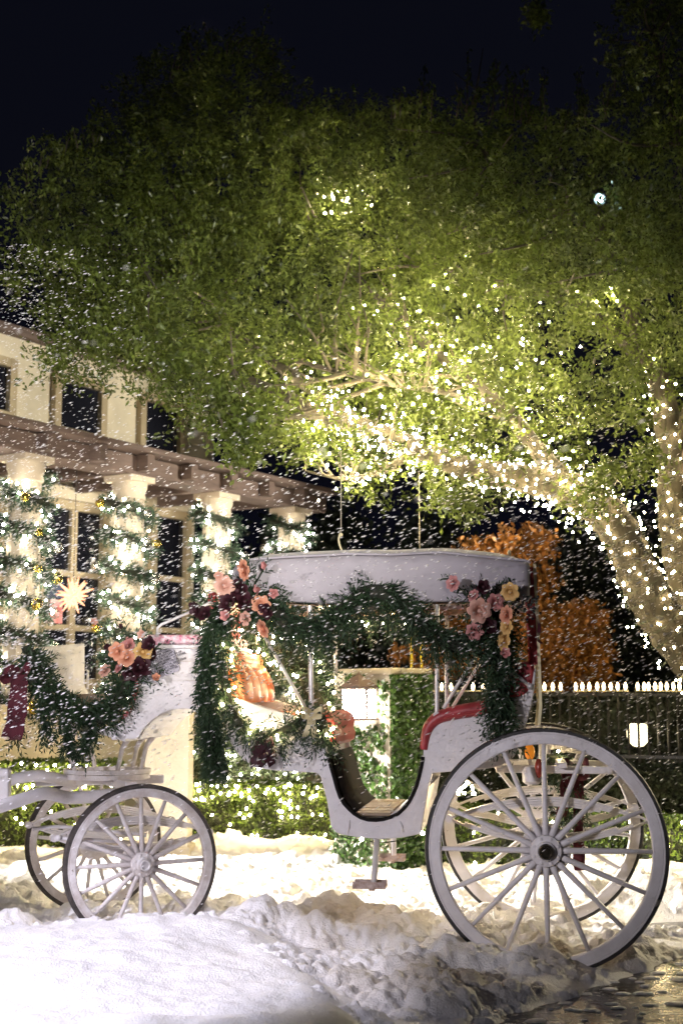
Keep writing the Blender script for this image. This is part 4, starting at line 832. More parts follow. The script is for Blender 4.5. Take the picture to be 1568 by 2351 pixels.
# upright shoots on top of the crown
tw = MB(); SP_ = []
for k in range(75):
    u = R4.uniform(60, 1420); v = 0
    cand = np.arange(60, 620, 6.0); ins = inside(np.full(len(cand), u), cand, CROWN)
    if not ins.any(): continue
    v = cand[np.argmax(ins)] + 25; h = R4.uniform(30, 110) * (1.25 if 920 < u < 1350 else .6); Y_ = R4.uniform(10, 12); dx = R4.uniform(-18, 18)
    pts = [at(u, v, Y_) - O0, at(u + dx * .4, v - h * .5, Y_) - O0, at(u + dx, v - h, Y_) - O0]; tw.tube(pts, [.008, .006, .003], 5)
    n = int(h / 3.2); f = R4.uniform(0, 1, n); a, b, c_ = (np.array(p) for p in pts)
    SP_.append(a + (c_ - a) * f[:, None] + R4.normal(size=(n, 3)) * .018)
for k in range(120):      # bare twigs seen inside the crown
    i = R4.integers(2, len(LP)); sp, rs_ = LP[i]; q = sp[R4.integers(len(sp) // 3, len(sp))]; d = Vector(rand_dirs(1, R4)[0]) * .7 + Vector((-.1, 0, .75)); l = R4.uniform(.3, .7)
    tw.tube([q, q + d * l * .5 + Vector(R4.normal(size=3)) * .06, q + d * l], [.014, .009, .004], 5)
for k in range(46):      # boughs reaching out to the front of the crown
    sp, rs_ = LP[R4.choice([2, 3, 4, 5, 6, 8])]; a_ = sp[R4.integers(len(sp) // 4, len(sp))]; u_, v_ = project(np.array([tuple(a_ + O0)])); uu, vv = u_[0] - abs(R4.normal()) * 130 + 40, v_[0] - R4.normal() * 70 - 20
    if not inside(np.array([uu]), np.array([vv]), CROWN)[0]: continue
    b_ = at(uu, vv, R4.uniform(9.3, 9.9)) - O0; m_ = a_.lerp(b_, .5) + Vector(R4.normal(size=3)) * .08; tw.tube(spline([a_, m_, b_], 4), [.020 - .0020 * q for q in range(9)], 6)
o = tw.build('twigs', M['twig'], oak, True); o['kind'] = 'stuff'
c, d, n_, L, W = leafset(np.concatenate(SP_), .035, .06, R4); d = unit(d * .5 + np.array([[0, 0, .8]]))
o = link('shoot_leaves', leaf_mesh('leaves', c, d, n_, L, W), oak, M['oakleaf']); o['kind'] = 'stuff'
# string lights wound round trunk and limbs
def wrap_lights(sp, rs_, t0, t1, turns, n, jit=.03):
    out = []; m = len(sp) - 1
    for k in range(n):
        f = t0 + (t1 - t0) * k / n; x = f * m; i = min(int(x), m - 1); p = sp[i].lerp(sp[i + 1], x - i); t = (sp[i + 1] - sp[i]).normalized(); r_ = rs_[i] * 1.05 + .012
        a = Vector((0, 0, 1)).cross(t).normalized(); b = t.cross(a); q = 2 * math.pi * turns * k / n + R4.normal() * .2
        out.append(p + a * math.cos(q) * r_ + b * math.sin(q) * r_ + Vector(R4.normal(size=3)) * jit)
    return out
ls = tag(empty('light_string', O0), 'warm white string lights wound round the oak trunk and limbs', 'string lights')
Bp = wrap_lights(*LP[0], .12, .88, 48, 480) + wrap_lights(*LP[0], .42, .88, 30, 380, .10) + wrap_lights(*LP[1], .05, .55, 22, 190)
MB().tube(wrap_lights(*LP[0], .12, .86, 34, 900, .004), .0025, 4).build('wire', M['wire'], ls); MB().tube(wrap_lights(*LP[1], .05, .55, 22, 500, .004), .0025, 4).build('wire', M['wire'], ls)
o = link('bulbs', bulbs_mesh('bulbs', Bp, .0088), ls, M['bulb']); o['kind'] = 'stuff'
ls2 = tag(empty('light_string', O0), 'warm string lights scattered among the oak foliage', 'string lights')
Bp = wrap_lights(*LP[2], .0, .75, 12, 90, .14) + wrap_lights(*LP[3], .0, .5, 6, 14, .15) + wrap_lights(*LP[7], .1, 1, 4, 40, .12) + wrap_lights(*LP[8], .1, .8, 4, 24, .08) + wrap_lights(*LP[4], .2, .9, 4, 16, .06)
for u, v, Y_, a, b, n in ((790, 455, 10.4, 34, 12, 18), (1040, 812, 9.9, 60, 16, 16), (1410, 680, 10.6, 12, 18, 4), (1500, 880, 10.8, 20, 30, 8), (1240, 830, 9.9, 8, 8, 2), (900, 820, 9.8, 40, 30, 8), (1090, 920, 9.9, 50, 40, 10), (840, 1010, 9.7, 50, 25, 14), (1030, 690, 10.4, 60, 40, 10), (1150, 780, 10.6, 90, 40, 12), (1300, 900, 10.7, 70, 60, 12), (700, 880, 10.3, 60, 40, 8), (1250, 700, 10.9, 100, 60, 8)):
    for k in range(n): Bp.append(at(u + R4.normal() * a, v + R4.normal() * b, Y_ + R4.normal() * .12) - O0)
o = link('bulbs', bulbs_mesh('bulbs', Bp, .0082), ls2, M['bulbf']); o['kind'] = 'stuff'
fl = tag(empty('flood_lamp', at(1377, 455, 10.1)), 'cool white lamp glinting through the oak crown', 'lamp')
MB().ball((0, 0, 0), .03, 12).build('lens', M['bluelamp'], fl, True); mb = MB(); mb.lathe([(.02, .0), (.045, -.03), (.05, -.035), (.04, .04), (.02, .07)], (0, .03, 0), (0, 1, .1), 16); mb.build('housing', M['iron'], fl, True)
# cords hanging from the limb
ro = tag(empty('hanging_cord', at(783, 1035, 7.55)), 'thin cord hanging from the oak limb to the canopy top', 'cord'); p0 = Vector(ro.location); a = at(783, 1272, 7.55)
mb = MB(); mb.tube([Vector((0, 0, 0)), Vector((.0, 0, a.z - p0.z + .10))], .0028, 6); mb.build('cord', M['rope'], ro, True)
mb = MB(); mb.tube(spline([Vector((-.004, 0, a.z - p0.z + .12)), Vector((-.014, 0, a.z - p0.z + .08)), Vector((0, 0, a.z - p0.z + .03)), Vector((.02, 0, a.z - p0.z - .01))], 4), .006, 6); mb.ball((0, 0, a.z - p0.z + .11), .011, 8); mb.build('hook', M['cream'], ro, True)
ro = tag(empty('hanging_cord', at(962, 1085, 10.1)), 'thin dark cord hanging from the limb behind the canopy', 'cord'); p0 = Vector(ro.location); a = at(962, 1400, 10.1)
mb = MB(); mb.tube([Vector((0, 0, 0)), Vector((0, 0, a.z - p0.z))], .0028, 6); mb.build('cord', M['rope'], ro, True)
for u1 in (945, 968):
    b = at(u1, 1533, 10.1); mb = MB(); mb.tube([Vector((0, 0, a.z - p0.z)), b - p0 + Vector((0, 0, .22)), b - p0], [.004, .010, .010], 6, flat=(1, .5)); mb.build('strap', M['yellow'], ro)
# ------------------------------------------------------------------ building with pergola on the left
rv = Vector((.547, .837, 0)).normalized(); nv = Vector((rv.y, -rv.x, 0)); C1 = Vector((-3.21, 13.4, 0))
def colp(s, off=0.0, z=0.0): return C1 + rv * s + nv * off + Vector((0, 0, z))
WOFF = -1.6
def wallp(u, v, off=WOFF):
    p = on_plane(u, v, colp(0, off), nv); return (p - C1).dot(rv), p.z
bld = tag(empty('building', colp(0, WOFF)), 'two-storey cream stucco building with tan framed windows behind the pergola', 'building'); B0 = Vector(bld.location)
def wbox(mb, s0, s1, z0, z1, o0, o1):
    c = colp((s0 + s1) / 2, (o0 + o1) / 2, (z0 + z1) / 2) - B0; Mx = Matrix((rv, nv, Vector((0, 0, 1)))).transposed(); return mb.box(c, (abs(s1 - s0), abs(o1 - o0), z1 - z0), Mx)
SE = wallp(445, 1300)[0]; SU = wallp(490, 1010)[0]; ZT = wallp(20, 770)[1]
wbox(MB(), -6, SE, 0, 3.89, WOFF - .4, WOFF).build('wall', M['stucco'], bld)
wbox(MB(), -6, SU, 3.90, ZT, WOFF - .4, WOFF + .002).build('upper_wall', M['stucco'], bld)
wbox(MB(), -6.2, SU + .25, ZT + .002, ZT + .12, WOFF - .5, WOFF + .12).build('eave', M['beam'], bld, bevel=.02)
wbox(MB(), -6, SE + .0, 0.0, 3.6, WOFF - 4.5, WOFF - .41).build('side_wall', M['stucco'], bld)
def opening(u0, u1, v0, v1, name, mull=0, trans=(), fw=.11, head=0):
    um, vm = (u0 + u1) / 2, (v0 + v1) / 2; s0, s1 = wallp(u0, vm)[0], wallp(u1, vm)[0]; z0, z1 = wallp(um, v1)[1], wallp(um, v0)[1]
    root = None; mb = MB(); wbox(mb, s0, s1, z0, z1, WOFF + .003, WOFF + .02); pane = mb.build(name, M['glass'], bld)
    for (a, b, c, d) in ((s0 - fw, s0, z0 - fw, z1 + fw), (s1, s1 + fw, z0 - fw, z1 + fw), (s0 + .0005, s1 - .0005, z1, z1 + fw), (s0 + .0005, s1 - .0005, z0 - fw, z0)):
        m_ = MB(); wbox(m_, a, b, c, d, WOFF + .004, WOFF + .09); m_.build('frame', M['trim'], pane, bevel=.008)
    for k in range(mull):
        q = s0 + (s1 - s0) * (k + 1) / (mull + 1); m_ = MB(); wbox(m_, q - .05, q + .05, z0 + .001, z1 - .001, WOFF + .021, WOFF + .075); m_.build('mullion', M['trim'], pane, bevel=.006)
    for f in trans:
        q = z0 + (z1 - z0) * f; m_ = MB(); wbox(m_, s0 + .001, s1 - .001, q - .035, q + .035, WOFF + .022, WOFF + .068); m_.build('glazing_bar', M['trim'], pane, bevel=.005)
    if head:
        m_ = MB(); wbox(m_, s0 - fw - .05, s1 + fw + .05, z1 + fw + .002, z1 + fw + .16, WOFF + .004, WOFF + .14); m_.build('lintel', M['stone'], pane, bevel=.01)
    return pane
opening(130, 222, 885, 990, 'window'); opening(325, 404, 930, 1040, 'window'); opening(-90, 12, 830, 935, 'window')
opening(90, 222, 1172, 1560, 'door', 1, (.30, .62), head=1); opening(348, 415, 1190, 1560, 'door', 0, (.30, .62), head=1); opening(-150, -20, 1140, 1560, 'door', 1, (.30, .62), head=1)
# things seen through the door glass
s0, z0 = wallp(118, 1400); mb = MB(); wbox(mb, s0 - .10, s0 + .16, z0 - .16, z0 + .12, WOFF + .0205, WOFF + .026); mb.build('poster', mat('red and white poster', (.55, .10, .08), .5, col2=(.70, .70, .72), vscale=6, emit=.25, ecol=(.8, .2, .2)), bld)  # a faint red glow is put into the poster's own material
mb = MB(); wbox(mb, s0 - .10, s0 + .16, z0 + .14, z0 + .36, WOFF + .0205, WOFF + .025); mb.build('poster', mat('blue poster', (.05, .07, .14), .5, var=.3), bld)
# porch wall, columns, pergola
pw = tag(empty('porch_wall', colp(0, 0)), 'low cream stucco wall under the porch columns', 'wall'); Q0 = Vector(pw.location)
def pbox(mb, s0, s1, z0, z1, o0, o1, org):
    c = colp((s0 + s1) / 2, (o0 + o1) / 2, (z0 + z1) / 2) - org; Mx = Matrix((rv, nv, Vector((0, 0, 1)))).transposed(); return mb.box(c, (abs(s1 - s0), abs(o1 - o0), z1 - z0), Mx)
pbox(MB(), -3, 5.6, 0, 1.2, -.22, .22, Q0).build('base', M['stucco'], pw); pbox(MB(), -3.05, 5.65, 1.202, 1.29, -.27, .27, Q0).build('coping', M['stone'], pw, bevel=.015)
pg = tag(empty('pergola', colp(0, 0)), 'dark timber pergola roof carried on round cream columns', 'pergola'); Q0 = Vector(pg.location)
CT = 3.66
pbox(MB(), -3.2, 5.2, CT + .13, CT + .34, -.16, .20, Q0).build('beam', M['beam'], pg, bevel=.015)
pbox(MB(), -3.2, 5.2, CT + .35, CT + .41, -1.55, .42, Q0).build('roof_deck', M['beam'], pg, bevel=.01)
for k in range(11):
    s = -3.0 + k * .75; mb = MB(); pbox(mb, s - .06, s + .06, CT + .16, CT + .345, .202, .36, Q0); mb.build('rafter_end', M['beam'], pg, bevel=.01)
    mb = MB(); pbox(mb, s - .06, s + .06, CT + .16, CT + .345, WOFF + .10, -.162, Q0); mb.build('rafter', M['beam'], pg, bevel=.01)
def column(s):
    p = colp(s, 0) - Q0; mb = MB(); n = 24; vs = []; prof = [(.176, 1.30), (.178, 1.8), (.176, 2.4), (.170, 3.1), (.164, CT - .14)]
    for r_, z in prof:
        for k in range(n): q = 2 * math.pi * k / n; f = r_ * (1 - .05 * (k % 2)); vs.append((p.x + math.cos(q) * f, p.y + math.sin(q) * f, z))
    mb.add(vs, [(i * n + k, i * n + (k + 1) % n, (i + 1) * n + (k + 1) % n, (i + 1) * n + k) for i in range(len(prof) - 1) for k in range(n)])
    col = mb.build('column', M['column'], pg, False)
    mb = MB(); mb.lathe([(.165, CT - .14), (.18, CT - .13), (.18, CT - .10), (.17, CT - .06), (.196, CT + .0), (.196, CT + .06)], (p.x, p.y, 0), (0, 0, 1), 28); mb.box((p.x, p.y, CT + .095), (.40, .40, .066), Matrix((rv, nv, Vector((0, 0, 1)))).transposed()); mb.build('capital', M['column'], col, True, angle=40)
    mb = MB(); mb.lathe([(.20, 1.291), (.205, 1.33), (.19, 1.36), (.165, 1.38)], (p.x, p.y, 0), (0, 0, 1), 28); mb.build('column_base', M['column'], col, True, angle=40)
R5 = np.random.default_rng(55)
labs = ['lit garland with silver and gold baubles spiralling up the column by the star lamp', 'lit garland spiralling up the column between the two glazed doors', 'lit garland spiralling up the column at the corner of the building wall', 'lit garland on the farthest pergola column above the canopy']
bau = MB(); bau.ball((0, 0, 0), 1, 14); baume = {k: bau.mesh('bauble') for k in ('gold', 'silver')}
for k, me_ in baume.items(): me_.materials.append(M[k]); me_.polygons.foreach_set('use_smooth', [True] * len(me_.polygons))
for k in range(4):
    s = 1.553 * k; column(s); pts = []; turns = 7.2
    for i in range(int(turns * 14)):
        q = 2 * math.pi * i / 14 + k; z = CT - .03 - 2.5 * i / (turns * 14); pts.append(colp(s, 0, z) + Vector((math.cos(q) * .235, math.sin(q) * .235, 0)))
    gl = garland('column_garland', pts, .095, 150, labs[k], group='garlands on the columns', nl=.06, nw=.015, sl=.11, needles=8, mm='pine', bulbs=16, bulb_r=.0135, bulbmat='bulbc', r=R5, droop=.2)
    for j in range(22 if k < 2 else 10):
        q = pts[R5.integers(0, len(pts))]; d = (q - colp(s, 0, q.z)).normalized(); o = link('bauble', baume['gold' if R5.random() < .5 else 'silver'], gl); o.location = q + d * .11 + Vector((0, 0, R5.uniform(-.04, .02))) - Vector(gl.location); o.scale = (R5.uniform(.035, .072),) * 3
st = tag(empty('star_lantern', at(168, 1368, 14.3)), 'glowing spiky paper star lantern hanging before the glazed door', 'lantern')
MB().ball((0, 0, 0), .05, 10).build('bulb', M['starcore'], st, True); rs5 = random.Random(5)
for k in range(26):
    y_ = 1 - 2 * (k + .5) / 26; rr5 = math.sqrt(1 - y_ * y_); ph = k * 2.39996; d = Vector((rr5 * math.cos(ph), rr5 * math.sin(ph), y_)); l = rs5.uniform(.15, .24)
    mb = MB(); mb.tube([d * .04, d * l], [.026, .004], 5); mb.build('ray', M['star'], st)
mb = MB(); mb.tube([(0, 0, .04), (0, 0, 1.4)], .004, 5); mb.build('cord', M['iron'], st)

# ------------------------------------------------------------------ garden walls, hedges, ivy pier, fence
def leaf_block(name, a, b, z0, z1, depth, n, mname, label, cat, L=(.025, .045), rough=.06, group=None, bulbs=0, bulb_r=.011, jag=.05, corem='hedgecore'):
    """clipped hedge between ground points a and b"""
    a, b = Vector((a[0], a[1], 0)), Vector((b[0], b[1], 0)); root = tag(empty(name, a), label, cat, group); d = (b - a); Ln = d.length; d.normalize(); nn = Vector((d.y, -d.x, 0))
    if nn.y > 0: nn = -nn
    Mx = Matrix((d, nn, Vector((0, 0, 1)))).transposed(); mb = MB(); mb.box(d * Ln / 2 - nn * depth * .5 + Vector((0, 0, (z0 + z1) / 2 - .01)), (Ln - .06, depth - .08, z1 - z0 - .08), Mx); mb.build('core', M[corem], root)
    t = R5.uniform(0, Ln, n); f = R5.random(n); area_f = (z1 - z0) / ((z1 - z0) + depth); zz = np.where(f < area_f, R5.uniform(z0, z1, n), z1); oo = np.where(f < area_f, 0, -R5.uniform(0, depth, n))
    bump_ = fbm(t, zz + oo, 3.5, 91, 3) * jag
    P = t[:, None] * np.array(d)[None] + (oo + bump_ * (f < area_f) - np.abs(R5.normal(size=n)) * rough)[:, None] * np.array(nn)[None]; P[:, 2] = zz + bump_ * (f >= area_f) - np.where(f >= area_f, np.abs(R5.normal(size=n)) * rough, 0)
    D = unit(R5.normal(size=(n, 3)) + np.array(nn)[None] * .4 + np.array([[0, 0, .2]])); N = unit(R5.normal(size=(n, 3)) + np.array(nn)[None]); Lq = R5.uniform(*L, n)
    o = link('leaves', leaf_mesh('leaves', P, D, N, Lq, Lq * R5.uniform(.5, .75, n)), root, M[mname]); o['kind'] = 'stuff'
    if bulbs:
        t = R5.uniform(0, Ln, bulbs); zz = z1 - np.abs(R5.normal(size=bulbs)) * (z1 - z0) * .4; P = t[:, None] * np.array(d)[None] + np.array(nn)[None] * .03; P[:, 2] = np.maximum(zz, z0 + .05) + .01
        o = link('bulbs', bulbs_mesh('bulbs', P, bulb_r), root, M['bulb']); o['kind'] = 'stuff'
    return root
leaf_block('boxwood_hedge', (3.6, 8.9), (.55, 11.0), .02, .50, .6, 22000, 'box', 'low clipped boxwood hedge with string lights beyond the rear wheels', 'hedge', bulbs=40)
leaf_block('boxwood_hedge', (-.05, 12.6), (-1.9, 13.0), .02, .55, .5, 13000, 'box', 'clipped boxwood hedge glowing with lights below the stone planter edge', 'hedge', bulbs=110, bulb_r=.012)
leaf_block('boxwood_hedge', (-1.95, 12.2), (-4.4, 11.6), .02, .78, .5, 15000, 'box', 'taller boxwood hedge with a row of lights before the porch wall', 'hedge', bulbs=150, bulb_r=.012)
# stone planter with pale shrubs
pt = tag(empty('stone_planter', (-1.0, 13.3, 0)), 'low stone planter with wet cap behind the lit hedge', 'planter')
a, b = at(400, 1790, 13.5), at(760, 1810, 13.1); a.z = b.z = 0; O_ = Vector(pt.location)
mb = MB(); mb.beam(Vector((a.x, a.y, .22)) - O_, Vector((b.x, b.y, .22)) - O_, .4, .44); mb.build('wall', M['stone'], pt); mb = MB(); mb.beam(Vector((a.x - .03, a.y, .465)) - O_, Vector((b.x + .03, b.y, .465)) - O_, .5, .045); mb.build('cap', M['capstone'], pt, bevel=.01)
for k, (u, v, Y_, rx, rz, lab) in enumerate([(480, 1735, 13.8, .26, .24, 'pale leaved shrub with lights beside the cream pier'), (560, 1745, 13.9, .30, .22, 'pale leaved shrub with lights under the front passenger seat'), (660, 1750, 13.8, .30, .18, 'low pale shrub with lights at the end of the planter')]):
    c0 = at(u, v, Y_); sh = tag(empty('shrub', (c0.x, c0.y, .45)), lab, 'shrub', 'shrubs in the stone planter'); n = 2600
    P = rand_dirs(n, R5) * np.array([[rx, .25, rz]]) * R5.uniform(.5, 1, (n, 1)) ** .5 * (1 + .2 * R5.normal(size=(n, 1))); P[:, 2] += c0.z - .45; ok = P[:, 2] > 0; P = P[ok]; n = len(P)
    Lq = R5.uniform(.03, .06, n); o = link('foliage', leaf_mesh('foliage', P, rand_dirs(n, R5), unit(R5.normal(size=(n, 3)) + np.array([[0, -.6, .4]])), Lq, Lq * .6), sh, M['paleleaf']); o['kind'] = 'stuff'
    mb = MB()
    for q in range(5): mb.tube([(0, 0, 0), (rs5.uniform(-.1, .1), rs5.uniform(-.08, .08), (c0.z - .45) * .6), (rs5.uniform(-.2, .2), rs5.uniform(-.1, .1), (c0.z - .45) + .1)], [.012, .008, .004], 5)
    mb.build('stems', M['twig'], sh)
    P = rand_dirs(18, R5) * np.array([[rx, .27, rz]]); P[:, 1] = -np.abs(P[:, 1]); P[:, 2] += c0.z - .45; o = link('bulbs', bulbs_mesh('bulbs', P[P[:, 2] > .05], .013), sh, M['bulbc']); o['kind'] = 'stuff'
a = at(390, 1700, 11.6); pr = tag(empty('stone_pier', (a.x, a.y, 0)), 'smooth cream stone pier standing behind the driver box', 'pier')
mb = MB(); mb.box((0, 0, .62), (.37, .37, 1.24)); mb.build('shaft', M['stucco'], pr, bevel=.01); mb = MB(); mb.box((0, 0, 1.275), (.43, .43, .065)); mb.build('cap', M['stone'], pr, bevel=.012)
mb = MB(); mb.box((0, 0, .06), (.42, .42, .12)); mb.build('plinth', M['stone'], pr, bevel=.01)
# ivy pier with cap and lantern
YP = 10.6; pa = at(895, 1700, YP); pl_, pr_ = at(768, 1700, YP + .45), at(986, 1700, YP + .18)
iv = tag(empty('ivy_pier', (pa.x, pa.y, 0)), 'ivy covered wall pier with flat stone cap seen through the carriage', 'pier'); O_ = Vector((pa.x, pa.y, 0))
cL, cR = Vector((pl_.x, pl_.y, 0)) - O_, Vector((pr_.x, pr_.y, 0)) - O_; H_ = at(880, 1550, YP).z
cB = cL + cR
mb = MB(); ps = [Vector((0, 0, 0)), cR, cB, cL]; mb.add([p for p in ps] + [p + Vector((0, 0, H_)) for p in ps], [(3, 2, 1, 0), (4, 5, 6, 7), (0, 1, 5, 4), (1, 2, 6, 5), (2, 3, 7, 6), (3, 0, 4, 7)]); mb.build('core', mat('lime washed brick', (.50, .44, .36), .85, var=.15, vscale=5, bump=.3), iv)
for nm, e, dens in (('ivy_front', cL, 2400), ('ivy_side', cR, 5200)):
    n = dens; ln = e.length; dd_ = np.array(e / ln); no = np.array(Vector((e.y, -e.x, 0)).normalized()); no = no if no[1] < 0 else -no
    t, zz = R5.uniform(0, ln, n), R5.uniform(0, H_, n)
    if nm == 'ivy_front': k_ = fbm(t, zz, 3, 15, 3) + .1 + .5 * (zz < 1.15) - .25 * (np.abs(zz - 1.05) < .2) > 0; t, zz = t[k_], zz[k_]; n = len(t)
    P = t[:, None] * dd_ + no * R5.uniform(.005, .06, (n, 1)); P[:, 2] = zz; Lq = R5.uniform(.03, .055, n)
    o = link(nm, leaf_mesh(nm, P, unit(R5.normal(size=(n, 3)) * .6 + np.array([[0, 0, -.7]])), unit(no + R5.normal(size=(n, 3)) * .5), Lq, Lq * .8), iv, M['ivy']); o['kind'] = 'stuff'
mb = MB(); q = [p + (p - cB * .5).normalized() * .03 for p in ps]; th = .055; mb.add([p + Vector((0, 0, H_ + .002)) for p in q] + [p + Vector((0, 0, H_ + th)) for p in q], [(3, 2, 1, 0), (4, 5, 6, 7), (0, 1, 5, 4), (1, 2, 6, 5), (2, 3, 7, 6), (3, 0, 4, 7)]); mb.build('cap', M['stone'], iv, bevel=.015)
lc = at(824, 1690, YP + .02); la = tag(empty('wall_lantern', (lc.x, lc.y, at(824, 1652, YP).z)), 'glowing bronze lantern with arched panes mounted on the ivy pier', 'lantern')
dL = cL.normalized(); Ml = Matrix.Rotation(math.radians(-22), 3, 'Z'); hw = .105; hh = .235
MB().box((0, 0, 0), (hw * 2 + .03, hw * 2 + .03, .02), Ml).build('base', M['lanternmetal'], la, bevel=.004)
mb = MB(); mb.box((0, 0, hh + .01), (hw * 2 + .04, hw * 2 + .04, .02), Ml); mb.lathe([(.15, hh + .02), (.06, hh + .09), (.02, hh + .11), (.0, hh + .14)], (0, 0, 0), (0, 0, 1), 4); mb.build('roof', M['lanternmetal'], la)
for sx in (-1, 1):
    for sy in (-1, 1): MB().box(Ml @ Vector((sx * hw, sy * hw, 0)) + Vector((0, 0, hh / 2)), (.018, .018, hh), Ml).build('corner_bar', M['lanternmetal'], la)
for k in range(4):
    Mk = Ml @ Matrix.Rotation(math.pi / 2 * k, 3, 'Z'); MB().box(Mk @ Vector((0, -hw, 0)) + Vector((0, 0, hh / 2)), (hw * 2 - .02, .004, hh - .022), Mk).build('pane', M['lanternglass'], la)
    mb = MB()
    for (x0, r_) in ((-.062, .026), (0, .042), (.062, .026)): mb.tube([Mk @ Vector((x0 + r_ * math.cos(q_), -hw - .005, 0)) + Vector((0, 0, hh * .70 + r_ * math.sin(q_))) for q_ in [math.pi * j / 8 for j in range(9)]], .003, 5)
    mb.build('tracery', M['lanternmetal'], la)
# iron fence on a low ivy wall with candle bulbs
YF = 13.8; f0, f1 = at(975, 1600, YF), at(1640, 1600, YF - .9); zb0 = at(1240, 1745, YF).z; zt0 = at(1240, 1588, YF).z
fe = tag(empty('iron_fence', (f0.x, f0.y, 0)), 'dark iron picket fence on a low wall hung with candle bulbs', 'fence'); O_ = Vector((f0.x, f0.y, 0)); dF = Vector((f1.x - f0.x, f1.y - f0.y, 0)); LF = dF.length; dF.normalize()
for z in (zb0 + .06, zt0 - .03): mb = MB(); mb.beam(Vector((0, 0, z)), dF * LF + Vector((0, 0, z)), .03, .03); mb.build('rail', M['iron'], fe)
pk = MB(); pk.box((0, 0, (zb0 + zt0) / 2), (.022, .022, zt0 - zb0 - .005)); pkm = pk.mesh('picket'); pkm.materials.append(M['iron'])
for k in range(int(LF / .095)): o = link('picket', pkm, fe); o.location = dF * (.05 + k * .095)
leaf_block('ivy_wall', (f0.x - .1, f0.y + .05), (f1.x, f1.y + .05), 0.0, zb0 - .02, .4, 9000, 'darkleaf', 'low ivy covered retaining wall under the iron fence', 'wall', L=(.04, .07), jag=.06)
leaf_block('tall_hedge', (f0.x - .2, f0.y + .75), (f1.x + .4, f1.y + .75), 0.0, zt0 - .06, .5, 12000, 'darkleaf', 'dark clipped hedge standing behind the iron fence', 'hedge', L=(.05, .09), jag=.08)
c9 = MB(); c9.lathe([(.007, -.006), (.012, .012), (.0155, .028), (.012, .048), (.005, .066), (0, .072)], (0, 0, 0), (0, 0, 1), 12); c9m = c9.mesh('bulb'); c9m.materials.append(M['c9']); c9m.polygons.foreach_set('use_smooth', [True] * len(c9m.polygons))
def fpoint(u): 
    n_ = Vector((dF.y, -dF.x, 0)); return on_plane(u, 1580, O_ - dF.cross(Vector((0, 0, 1))) * 0 , n_)
for us, lab in (([986, 1014, 1036, 1086, 1109], 'five candle bulbs on the fence beside the ivy pier'), ([1250, 1269, 1287], 'three candle bulbs on the fence just behind the carriage backrest'), ([1322, 1337, 1353, 1371, 1386, 1402, 1418, 1436], 'eight candle bulbs on the fence above the bright gate lamp'), ([1464, 1479, 1489, 1504, 1517, 1531, 1546, 1560], 'row of candle bulbs on the fence below the oak trunk')):
    p0 = fpoint(us[0]); p1 = fpoint(us[-1]); r0 = tag(empty('candle_light_strip', (p0.x, p0.y, zt0)), lab, 'lights', 'candle lights along the fence')
    mb = MB(); mb.beam(Vector((-.03, 0, .004)), Vector((p1.x - p0.x + .03, p1.y - p0.y, .004)), .02, .012); mb.build('strip', M['cream'], r0)
    for u in us: p = fpoint(u); o = link('bulb', c9m, r0); o.location = (p.x - p0.x, p.y - p0.y, .017)
gl_ = at(1465, 1690, YF - .30); gm = tag(empty('garden_lamp', (gl_.x, gl_.y, 0)), 'bright round lamp glowing behind the fence pickets', 'lamp')
mb = MB(); mb.ball((0, 0, gl_.z + .02), .115, 14, (1, 1, 1.15)); mb.build('globe', mat('glowing globe', (1, .95, .8), .4, emit=3.0, ecol=(1, .84, .52), var=.01), gm, True); mb = MB(); mb.lathe([(.05, 0), (.03, .05), (.025, gl_.z - .1), (.06, gl_.z - .095)], (0, 0, 0), (0, 0, 1), 12); mb.build('post', M['iron'], gm, True); mb = MB(); mb.lathe([(.075, gl_.z + .12), (.05, gl_.z + .16), (.015, gl_.z + .18), (.0, gl_.z + .22)], (0, 0, 0), (0, 0, 1), 12); mb.build('finial', M['iron'], gm, True)

# ------------------------------------------------------------------ autumn trees and dark evergreens behind
def small_tree(name, base, clumps, mname, label, cat, group, L, per, trunk_r=.06):
    root = tag(empty(name, (base.x, base.y, 0)), label, cat, group); O_ = Vector(root.location); P = []; top = max(at(u, v, Y_).z for u, v, Y_, r_ in clumps)
    mb = MB(); mb.tube([Vector((0, 0, 0)), Vector((.03, 0, top * .4)), Vector((-.02, 0, top * .8))], [trunk_r, trunk_r * .75, trunk_r * .3], 8)
    for u, v, Y_, r_ in clumps:
        c = at(u, v, Y_) - O_; mb.tube([Vector((.02, 0, top * .3)), Vector((c.x * .5, c.y * .5, c.z * .75)), c], [trunk_r * .5, trunk_r * .3, .008], 5)
        n = int(per * r_ * r_); sub = int(7 + r_ * 9)
        for q in range(sub):
            cc = np.array(c) + rand_dirs(1, R5)[0] * r_ * R5.uniform(.2, 1.15) * np.array([1, 1, .9]); m_ = n // sub; P.append(cc + R5.normal(size=(m_, 3)) * r_ * .23)
    mb.build('trunk', M['twig'], root, True); P = np.concatenate(P); n = len(P); Lq = R5.uniform(*L, n)
    o = link('crown', leaf_mesh('crown', P, rand_dirs(n, R5), unit(R5.normal(size=(n, 3)) + np.array([[0, -.6, .3]])), Lq, Lq * .6), root, M[mname]); o['kind'] = 'stuff'
small_tree('autumn_tree', at(1190, 1700, 15.2), [(1130, 1275, 15.0, .30), (1200, 1265, 15.1, .28), (1165, 1330, 15, .36), (1225, 1350, 15.2, .25), (1190, 1420, 15, .4), (1150, 1500, 15, .3), (1230, 1480, 15, .25)], 'autumn', 'tall orange autumn tree rising behind the rear of the canopy', 'tree', 'autumn trees', (.05, .09), 20000)
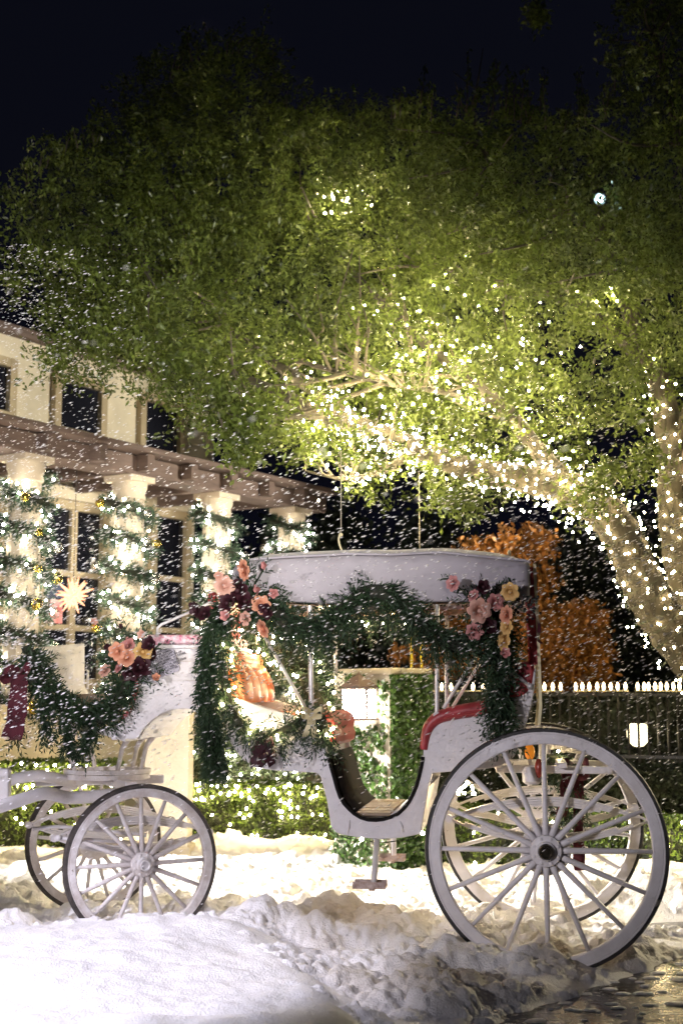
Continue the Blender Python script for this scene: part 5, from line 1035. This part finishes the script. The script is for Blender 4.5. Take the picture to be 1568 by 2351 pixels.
small_tree('autumn_tree', at(1320, 1700, 15.4), [(1290, 1420, 15.2, .26), (1340, 1410, 15.2, .24), (1290, 1500, 15.2, .34), (1360, 1480, 15.2, .30), (1330, 1540, 15.2, .30), (1260, 1540, 15.2, .3)], 'autumn', 'broad orange autumn tree between the carriage and the oak trunk', 'tree', 'autumn trees', (.05, .09), 20000)
small_tree('autumn_tree', at(1000, 1700, 15.6), [(945, 1495, 15.4, .2), (1000, 1500, 15.4, .25), (1060, 1500, 15.4, .3), (1085, 1450, 15.4, .25)], 'autumn', 'low orange autumn tree glimpsed under the canopy', 'tree', 'autumn trees', (.05, .09), 16000)
for k, (u, lab) in enumerate([(620, 'dark evergreen tree standing at the end of the pergola'), (800, 'dark evergreen tree glimpsed above the canopy front'), (990, 'dark evergreen tree behind the low autumn tree'), (1300, 'dark evergreen tree behind the broad autumn tree'), (1460, 'dark evergreen tree behind the oak trunk')]):
    small_tree('evergreen_tree', at(u, 1600, 22), [(u + R5.normal() * 40, v_, 22 + R5.normal() * .4, .75) for v_ in (1560, 1480, 1400, 1320, 1250)] + [(u + R5.normal() * 70, v_, 22, .6) for v_ in (1530, 1440, 1360)], 'darkleaf', lab, 'tree', 'dark evergreens behind the fence', (.10, .18), 1600, .12)

# ------------------------------------------------------------------ blown foam flakes
n = 13000; R6 = np.random.default_rng(66)
Yq = np.where(R6.random(n) < .012, R6.uniform(2.2, 4.0, n), R6.uniform(5.0, 9.4, n)) ; uq = R6.uniform(-40, 1610, n); vq = R6.normal(1400, 280, n); vq = np.where((vq < 820) | (vq > 2150), R6.uniform(1050, 1800, n), vq)
lft = R6.random(n) < .22; uq = np.where(lft, np.abs(R6.normal(0, 150, n)), uq); vq = np.where(lft, R6.uniform(560, 1700, n), vq)
P = np.array([at(a, b, c) for a, b, c in zip(uq, vq, Yq)]); okz = P[:, 2] > .15; P = P[okz]; n = len(P)
wind = unit(np.array([[.86, .25, .36]]) + R6.normal(size=(n, 3)) * .12); sd = unit(np.cross(wind, R6.normal(size=(n, 3)))); up_ = np.cross(wind, sd)
size = (R6.uniform(.0014, .0036, n) * np.where(lft[okz], .72, 1.0))[:, None]; V = np.empty((n, 6, 3)); el = R6.uniform(2.6, 5.0, (n, 1))
V[:, 0] = P + wind * size * el; V[:, 1] = P - wind * size * el; V[:, 2] = P + sd * size * R6.uniform(.7, 1.2, (n, 1)); V[:, 3] = P - sd * size * R6.uniform(.7, 1.2, (n, 1)); V[:, 4] = P + up_ * size * R6.uniform(.6, 1.1, (n, 1)); V[:, 5] = P - up_ * size * R6.uniform(.6, 1.1, (n, 1))
Fo = np.array([(0, 2, 4), (0, 4, 3), (0, 3, 5), (0, 5, 2), (1, 4, 2), (1, 3, 4), (1, 5, 3), (1, 2, 5)])
me = np_mesh('falling_snow', V.reshape(-1, 3), ((np.arange(n) * 6)[:, None, None] + Fo[None]).reshape(-1, 3), True)
tag(link('falling_snow', me, None, M['flake']), 'wind-blown flakes of foam snow filling the air', 'snow', kind='stuff')
